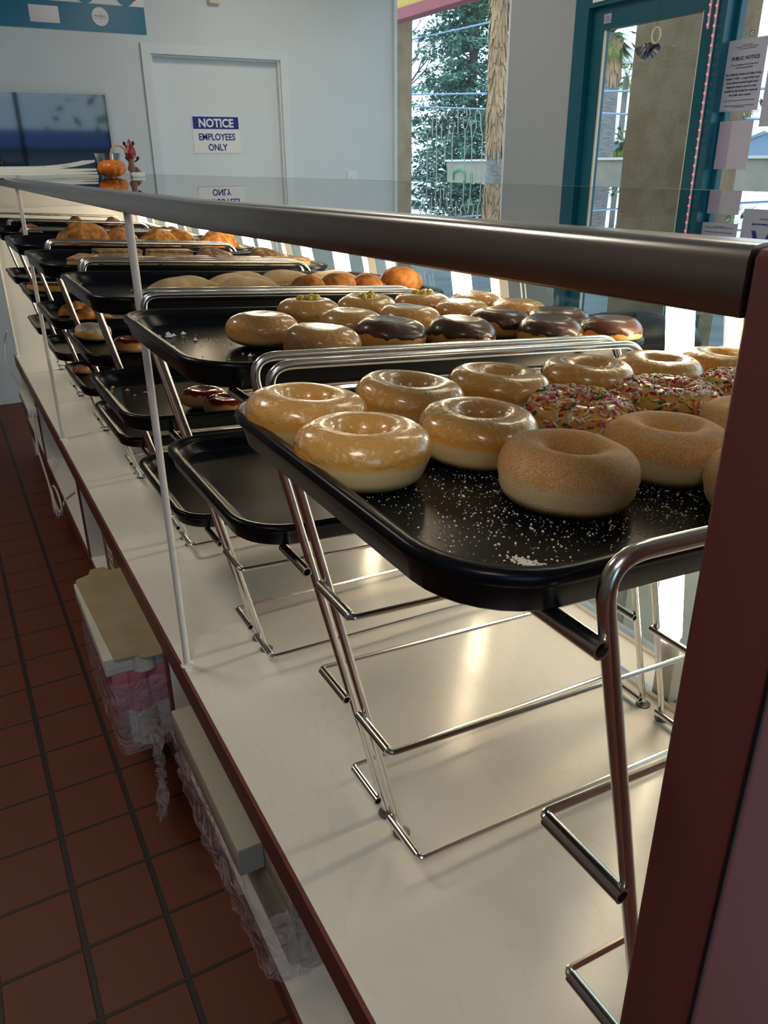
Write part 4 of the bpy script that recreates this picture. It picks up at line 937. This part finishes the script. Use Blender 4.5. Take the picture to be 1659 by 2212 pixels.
# power strip & cable
t = thing('power_strip', 'white power strip with outlets hanging on the deck edge near the far end', 'power strip', (.24, 3.6, .48))
MB().rbox(.212, .248, 3.52, 3.90, .435, .475, .004).build('strip_body', 'plastic', t)
for i in range(5): MB().box(.2105, .212, 3.56 + i * .065, 3.59 + i * .065, .446, .464).build('outlet', 'ink', t)
pts = [(.23, 3.905, .46), (.22, 4.1, .48), (.20, 4.3, .52), (.22, 4.40, .60), (.24, 4.34, .66)]
MB().sweep(fillet(pts, .05, 5), .004, 8).build('cord', 'cable', t)
t = thing('coiled_cable', 'white cable hanging in loose loops below the power strip', 'cable', (.22, 3.1, .2)); cp = [(.23, 3.52, .45), (.215, 3.42, .33)]
for i in range(40):
    a_ = i * .42; cp.append((.225 - .012 * math.sin(a_ * .5), 3.20 + .085 * math.cos(a_) - i * .002, .185 + .055 * math.sin(a_)))
cp += [(.26, 3.1, .212), (.30, 3.15, .212)]
MB().sweep(cp, .0042, 8).build('cord', 'cable', t)
t = thing('waste_bin', 'grey bin with white plastic liner at the far end of the aisle', 'bin', (.02, 4.75, 0))
MB().lathe([(.09, 0), (.115, .30), (.118, .30), (.112, .29), (.088, .01)], 24, (.02, 4.75, 0), caps=False).build('bin_body', 'bluegrey', t)
g = MB(); g.lathe([(.116, .30), (.125, .31), (.128, .26), (.134, .20), (.124, .20), (.120, .26)], 40, (.02, 4.75, 0), fn=lambda x, y, z, a: (x * (1 + .06 * math.sin(a * 7)), y * (1 + .06 * math.sin(a * 7)), z)); g.build('bin_liner', 'paper', t)

# ================================================================== CUSTOMER SIDE
t = thing('side_counter', 'white side counter with a pink edge beyond the case front', 'counter', (1.8, 1.9, 0))
MB().box(1.66, 2.10, 1.56, 2.10, 0, .83).build('cabinet', 'white_lam', t); MB().rbox(1.64, 2.12, 1.54, 2.12, .83, .86, .004).build('countertop', 'pink', t)
t = thing('dark_bag', 'shiny black rounded bag lying on the pink edged counter', 'bag', (1.85, 1.76, .86))
g = MB(); g.lathe([(.02, 0), (.17, .004), (.19, .04), (.17, .085), (.09, .108), (.001, .112)], 36, (1.88, 1.80, .8605), caps=True, fn=lambda x, y, z, a: (x * 1.0, y * 1.15, z + .006 * math.sin(3 * a) * (z / .1))); g.build('bag_body', 'dark_fabric', t, sharp=80)
tag(MB().rbox(1.66, 2.10, .95, 1.49, 0, .93, .01).build('light_patch_box', 'paper'), 'white box made up for a pale light patch beyond the case, next to the side counter', 'stand_in_box')  # made-up pale box standing in for a blue-white light patch

# ================================================================== OUTDOORS
struct(MB().box(XR + .12, 70, -60, 90, -.12, -.02).build('ground', 'asphalt'))
struct(MB().box(-60, XR + .12, -60, YB - .11, -.12, -.02).build('ground_back', 'asphalt'))
for i, (a, b) in enumerate(((3.735, 4.525), (7.85, 8.75))):
    struct(MB().box(4.425, 4.65, a, b, -.02, 3.4).build('trim_%d' % (i + 1), 'stucco'))
struct(MB().box(4.3, 4.42, -6, 12, 2.73, 3.4).build('trim_3', 'stucco_y')); struct(MB().box(4.28, 4.42, -6, 12, 2.64, 2.73).build('trim_4', 'red_trim'))
t = thing('boundary_wall', 'low tan boundary wall with green spray paint outside', 'wall', (8, 6, -.02))
MB().box(8.0, 8.2, -10, 12.3, -.02, 1.42).build('wall_body', 'site_wall', t); MB().box(7.97, 8.23, -10, 12.33, 1.42, 1.45).build('coping', 'cream_lam', t)
g = MB()
for s_ in ([(12.095, 1.137), (12.086, 1.262), (11.921, 1.294), (11.77, 1.264), (11.748, 1.0)], [(11.565, 1.25), (11.558, 1.0)], [(11.128, 1.223), (11.134, 1.0)], [(10.925, 1.224), (10.932, 1.0)], [(10.782, 1.239), (10.786, 1.0)]):
    g.sweep([(7.99, a, b) for a, b in s_], .022, 5)
g.build('spray_paint', 'spray', t)
def leafquads(g, c, n, spread, size, rngl, droop=0, mi=0):
    for _ in range(n):
        p = Vector(c) + Vector((rngl.gauss(0, spread[0]), rngl.gauss(0, spread[1]), rngl.gauss(0, spread[2])))
        d_ = Vector((rngl.uniform(-1, 1), rngl.uniform(-1, 1), rngl.uniform(-.5, .4) - droop)).normalized(); s_ = d_.cross(Vector((rngl.uniform(-1, 1), rngl.uniform(-1, 1), 1))).normalized()
        L_ = size * rngl.uniform(.6, 1.3); w_ = L_ * .22
        g.add([p - s_ * w_ * .5, p + d_ * L_ * .5 - s_ * w_, p + d_ * L_, p + d_ * L_ * .5 + s_ * w_], [(0, 1, 2, 3)], mi)
rl = random.Random(9)
t = thing('conifer_tree', 'dark green conifer tree seen through the left window', 'tree', (14, 21.3, 0))
MB().sweep([(14, 20.6, -.02), (14, 20.4, 3), (14, 20.1, 8)], .14, 8, radii=[.2, .14, .05]).build('trunk', 'twig', t)
g = MB()
for i in range(460):
    u = rl.random() ** 1.5; z = .3 + u * 6.5; r = (1 - u * .62) * 3.0; an = rl.uniform(0, 6.28); L_ = r * rl.uniform(.35, 1)
    for q in range(7):
        f_ = (q + 1) / 7; leafquads(g, (14 + math.cos(an) * L_ * f_, 20.6 + math.sin(an) * L_ * f_ * .95, z - .25 * f_ * L_ * .3), 9, (.12, .12, .04), .17, rl, .1)
g.build('needles', 'conifer', t, smooth=False)
t = thing('bare_tree', 'leafless tree with thin dark branches left of the conifer', 'tree', (12, 20, 0)); g = MB()
def branch(p, d_, L_, r, dep):
    q = p + d_ * L_; mid = p.lerp(q, .5) + Vector((rl.uniform(-1, 1), rl.uniform(-1, 1), rl.uniform(-1, 1))) * L_ * .08
    g.sweep([p, mid, q], r, 5, radii=[r, r * .8, r * .6])
    if dep:
        for _ in range(3):
            nd = (d_ + Vector((rl.uniform(-.8, .8), rl.uniform(-.8, .8), rl.uniform(-.5, .6)))).normalized(); branch(q if rl.random() < .6 else mid, nd, L_ * .72, r * .6, dep - 1)
branch(Vector((13, 23.2, -.02)), Vector((0, -.1, 1)).normalized(), 2.2, .10, 6)
g.build('branches', 'twig', t)
def palm(name, label, x, y, z1, r, crown, shag=None, fr=1.6, nf=36, lean=0.0):
    t = thing(name, label, 'palm tree', (x, y, -.02))
    MB().sweep([(x, y, -.02), (x, y + lean * .5, z1 * .5), (x, y + lean, z1)], r, 14, radii=[r * 1.1, r, r * .9]).build('trunk', 'bark', t)
    if shag:
        g = MB()
        for _ in range(shag[2]):
            z = rl.uniform(shag[0], shag[1]); an = rl.uniform(0, 6.28); p = Vector((x + r * math.cos(an), y + lean * z / z1 + r * math.sin(an), z)); o_ = Vector((math.cos(an), math.sin(an), 0))
            s_ = Vector((-math.sin(an), math.cos(an), 0)); w_ = rl.uniform(.02, .05); L_ = rl.uniform(.15, .4)
            q = p + o_ * rl.uniform(.01, .05) - Vector((0, 0, L_)); g.add([p - s_ * w_, p + s_ * w_, q + s_ * w_ * .3, q - s_ * w_ * .3], [(0, 1, 2, 3)])
        g.build('dry_skirt', 'thatch', t, smooth=False)
    if crown:
        g = MB()
        for i in range(nf):
            an = rl.uniform(0, 6.28); el = rl.uniform(-.9, 1.2); d_ = Vector((math.cos(an) * math.cos(el), math.sin(an) * math.cos(el), math.sin(el)))
            c0 = Vector((x, y + lean, z1)); s_ = d_.cross(Vector((0, 0, 1))).normalized(); L_ = fr * rl.uniform(.7, 1.1)
            for q in range(9):
                fa = (q - 4) * .2; dd = (d_ + s_ * fa).normalized(); e_ = c0 + d_ * L_ * .45 + dd * L_ * .5 - Vector((0, 0, L_ * .18)); m0 = c0 + d_ * L_ * .45
                g.add([m0 - s_ * .02, m0 + s_ * .02, e_], [(0, 1, 2)])
            g.add([c0 - s_ * .015, c0 + s_ * .015, c0 + d_ * L_ * .5 + s_ * .015, c0 + d_ * L_ * .5 - s_ * .015], [(0, 1, 2, 3)])
        g.build('fronds', 'frond', t, smooth=False)
    return t
palm('palm_tree', 'thick palm trunk with shaggy dry skirt right of the conifer', 7.0, 9.56, 4.3, .10, True, (1.75, 4.2, 900), 1.3, 40, .08)
palm('palm_tree', 'grey palm trunk with drooping crown seen through the door glass', 14, 15.0, 3.95, .26, True, (3.2, 3.9, 260), 1.0, 60, .05)
palm('palm_tree', 'small distant palm right of the large one in the door glass', 30, 31.0, 5.0, .14, True, None, 1.1, 40)
palm('palm_tree', 'bushy low palm behind the boundary wall in the door glass', 18, 18.4, 1.9, .15, True, None, .9, 60)
palm('palm_tree', 'distant palm beside the gabled house at the right window', 26, 20.9, 3.6, .2, True, (2.6, 3.6, 100), 1.4, 50)
palm('palm_tree', 'distant palm farthest right in the right window', 28, 17.6, 3.2, .2, True, (2.4, 3.2, 100), 1.5, 50)
t = thing('gabled_house', 'pale blue house with white gable beyond the boundary wall', 'house', (20, 15, 0))
MB().box(20, 26, 13.6, 17.0, -.02, 1.5).build('house_wall', 'cream_lam', t)
g = MB(); g.add([(20, 13.4, 1.5), (20, 17.2, 1.5), (20, 15.3, 2.05), (26, 13.4, 1.5), (26, 17.2, 1.5), (26, 15.3, 2.05)], [(0, 2, 1), (3, 4, 5), (0, 1, 4, 3), (1, 2, 5, 4), (2, 0, 3, 5)]); g.build('roof', 'bluegrey', t, smooth=False)
g = MB(); g.sweep([(19.95, 13.3, 1.5), (19.95, 15.3, 2.1), (19.95, 17.3, 1.5)], .06, 4); g.build('gable_trim', 'paper', t)
t = thing('distant_house', 'small pale building behind the palm trunk in the door glass', 'house', (24, 25, 0))
MB().box(22, 26, 23.4, 25.6, -.02, 2.0).build('house_wall', 'bluegrey', t); MB().box(21.8, 26.2, 23.2, 25.8, 2.0, 2.12).build('roof', 'paper', t)
for i, (ya, za, yb, zb, x_) in enumerate(((24, 3.28, 8, 2.35, 12), (24, 3.05, 8, 1.9, 12.4), (24, 4.6, 4, 4.3, 13))):
    tag(MB().cyl((x_, ya, za), (x_, yb, zb), .022, 6).build('power_line', 'bluegrey'), ['upper overhead cable crossing the trees outside', 'lower overhead cable crossing the trees outside', 'highest thin overhead cable against the sky'][i], 'cable')
# across the car park behind the camera (seen mirrored in the television)
t = thing('blue_roofed_building', 'long white building with a blue roof across the car park', 'building', (2, -18, 0))
MB().box(-6, 10, -22, -17, -.02, 1.9).build('building_wall', 'wall', t); g = MB(); g.add([(-6.5, -22.5, 1.9), (10.5, -22.5, 1.9), (10.5, -16.3, 1.9), (-6.5, -16.3, 1.9), (-6.5, -19.5, 2.5), (10.5, -19.5, 2.5)], [(0, 3, 2, 1), (3, 4, 5, 2)[::-1], (0, 1, 5, 4)[::-1], (0, 4, 3), (1, 2, 5)]); g.build('roof', 'blue_roof', t, smooth=False)
for x in (-4, -1, 2, 5, 8): MB().box(x, x + .9, -17.0, -16.95, 0, 1.5).build('blue_door', 'blue_roof', t)
t = thing('leafy_tree', 'leafy green tree across the car park behind the camera', 'tree', (6.5, -12, 0)); MB().sweep([(6.5, -12, -.02), (6.4, -12, 2.5)], .15, 8).build('trunk', 'twig', t)
g = MB(); leafquads(g, (6.4, -12, 3.6), 2500, (1.1, 1.1, .8), .3, rl); g.build('foliage', 'frond', t, smooth=False)
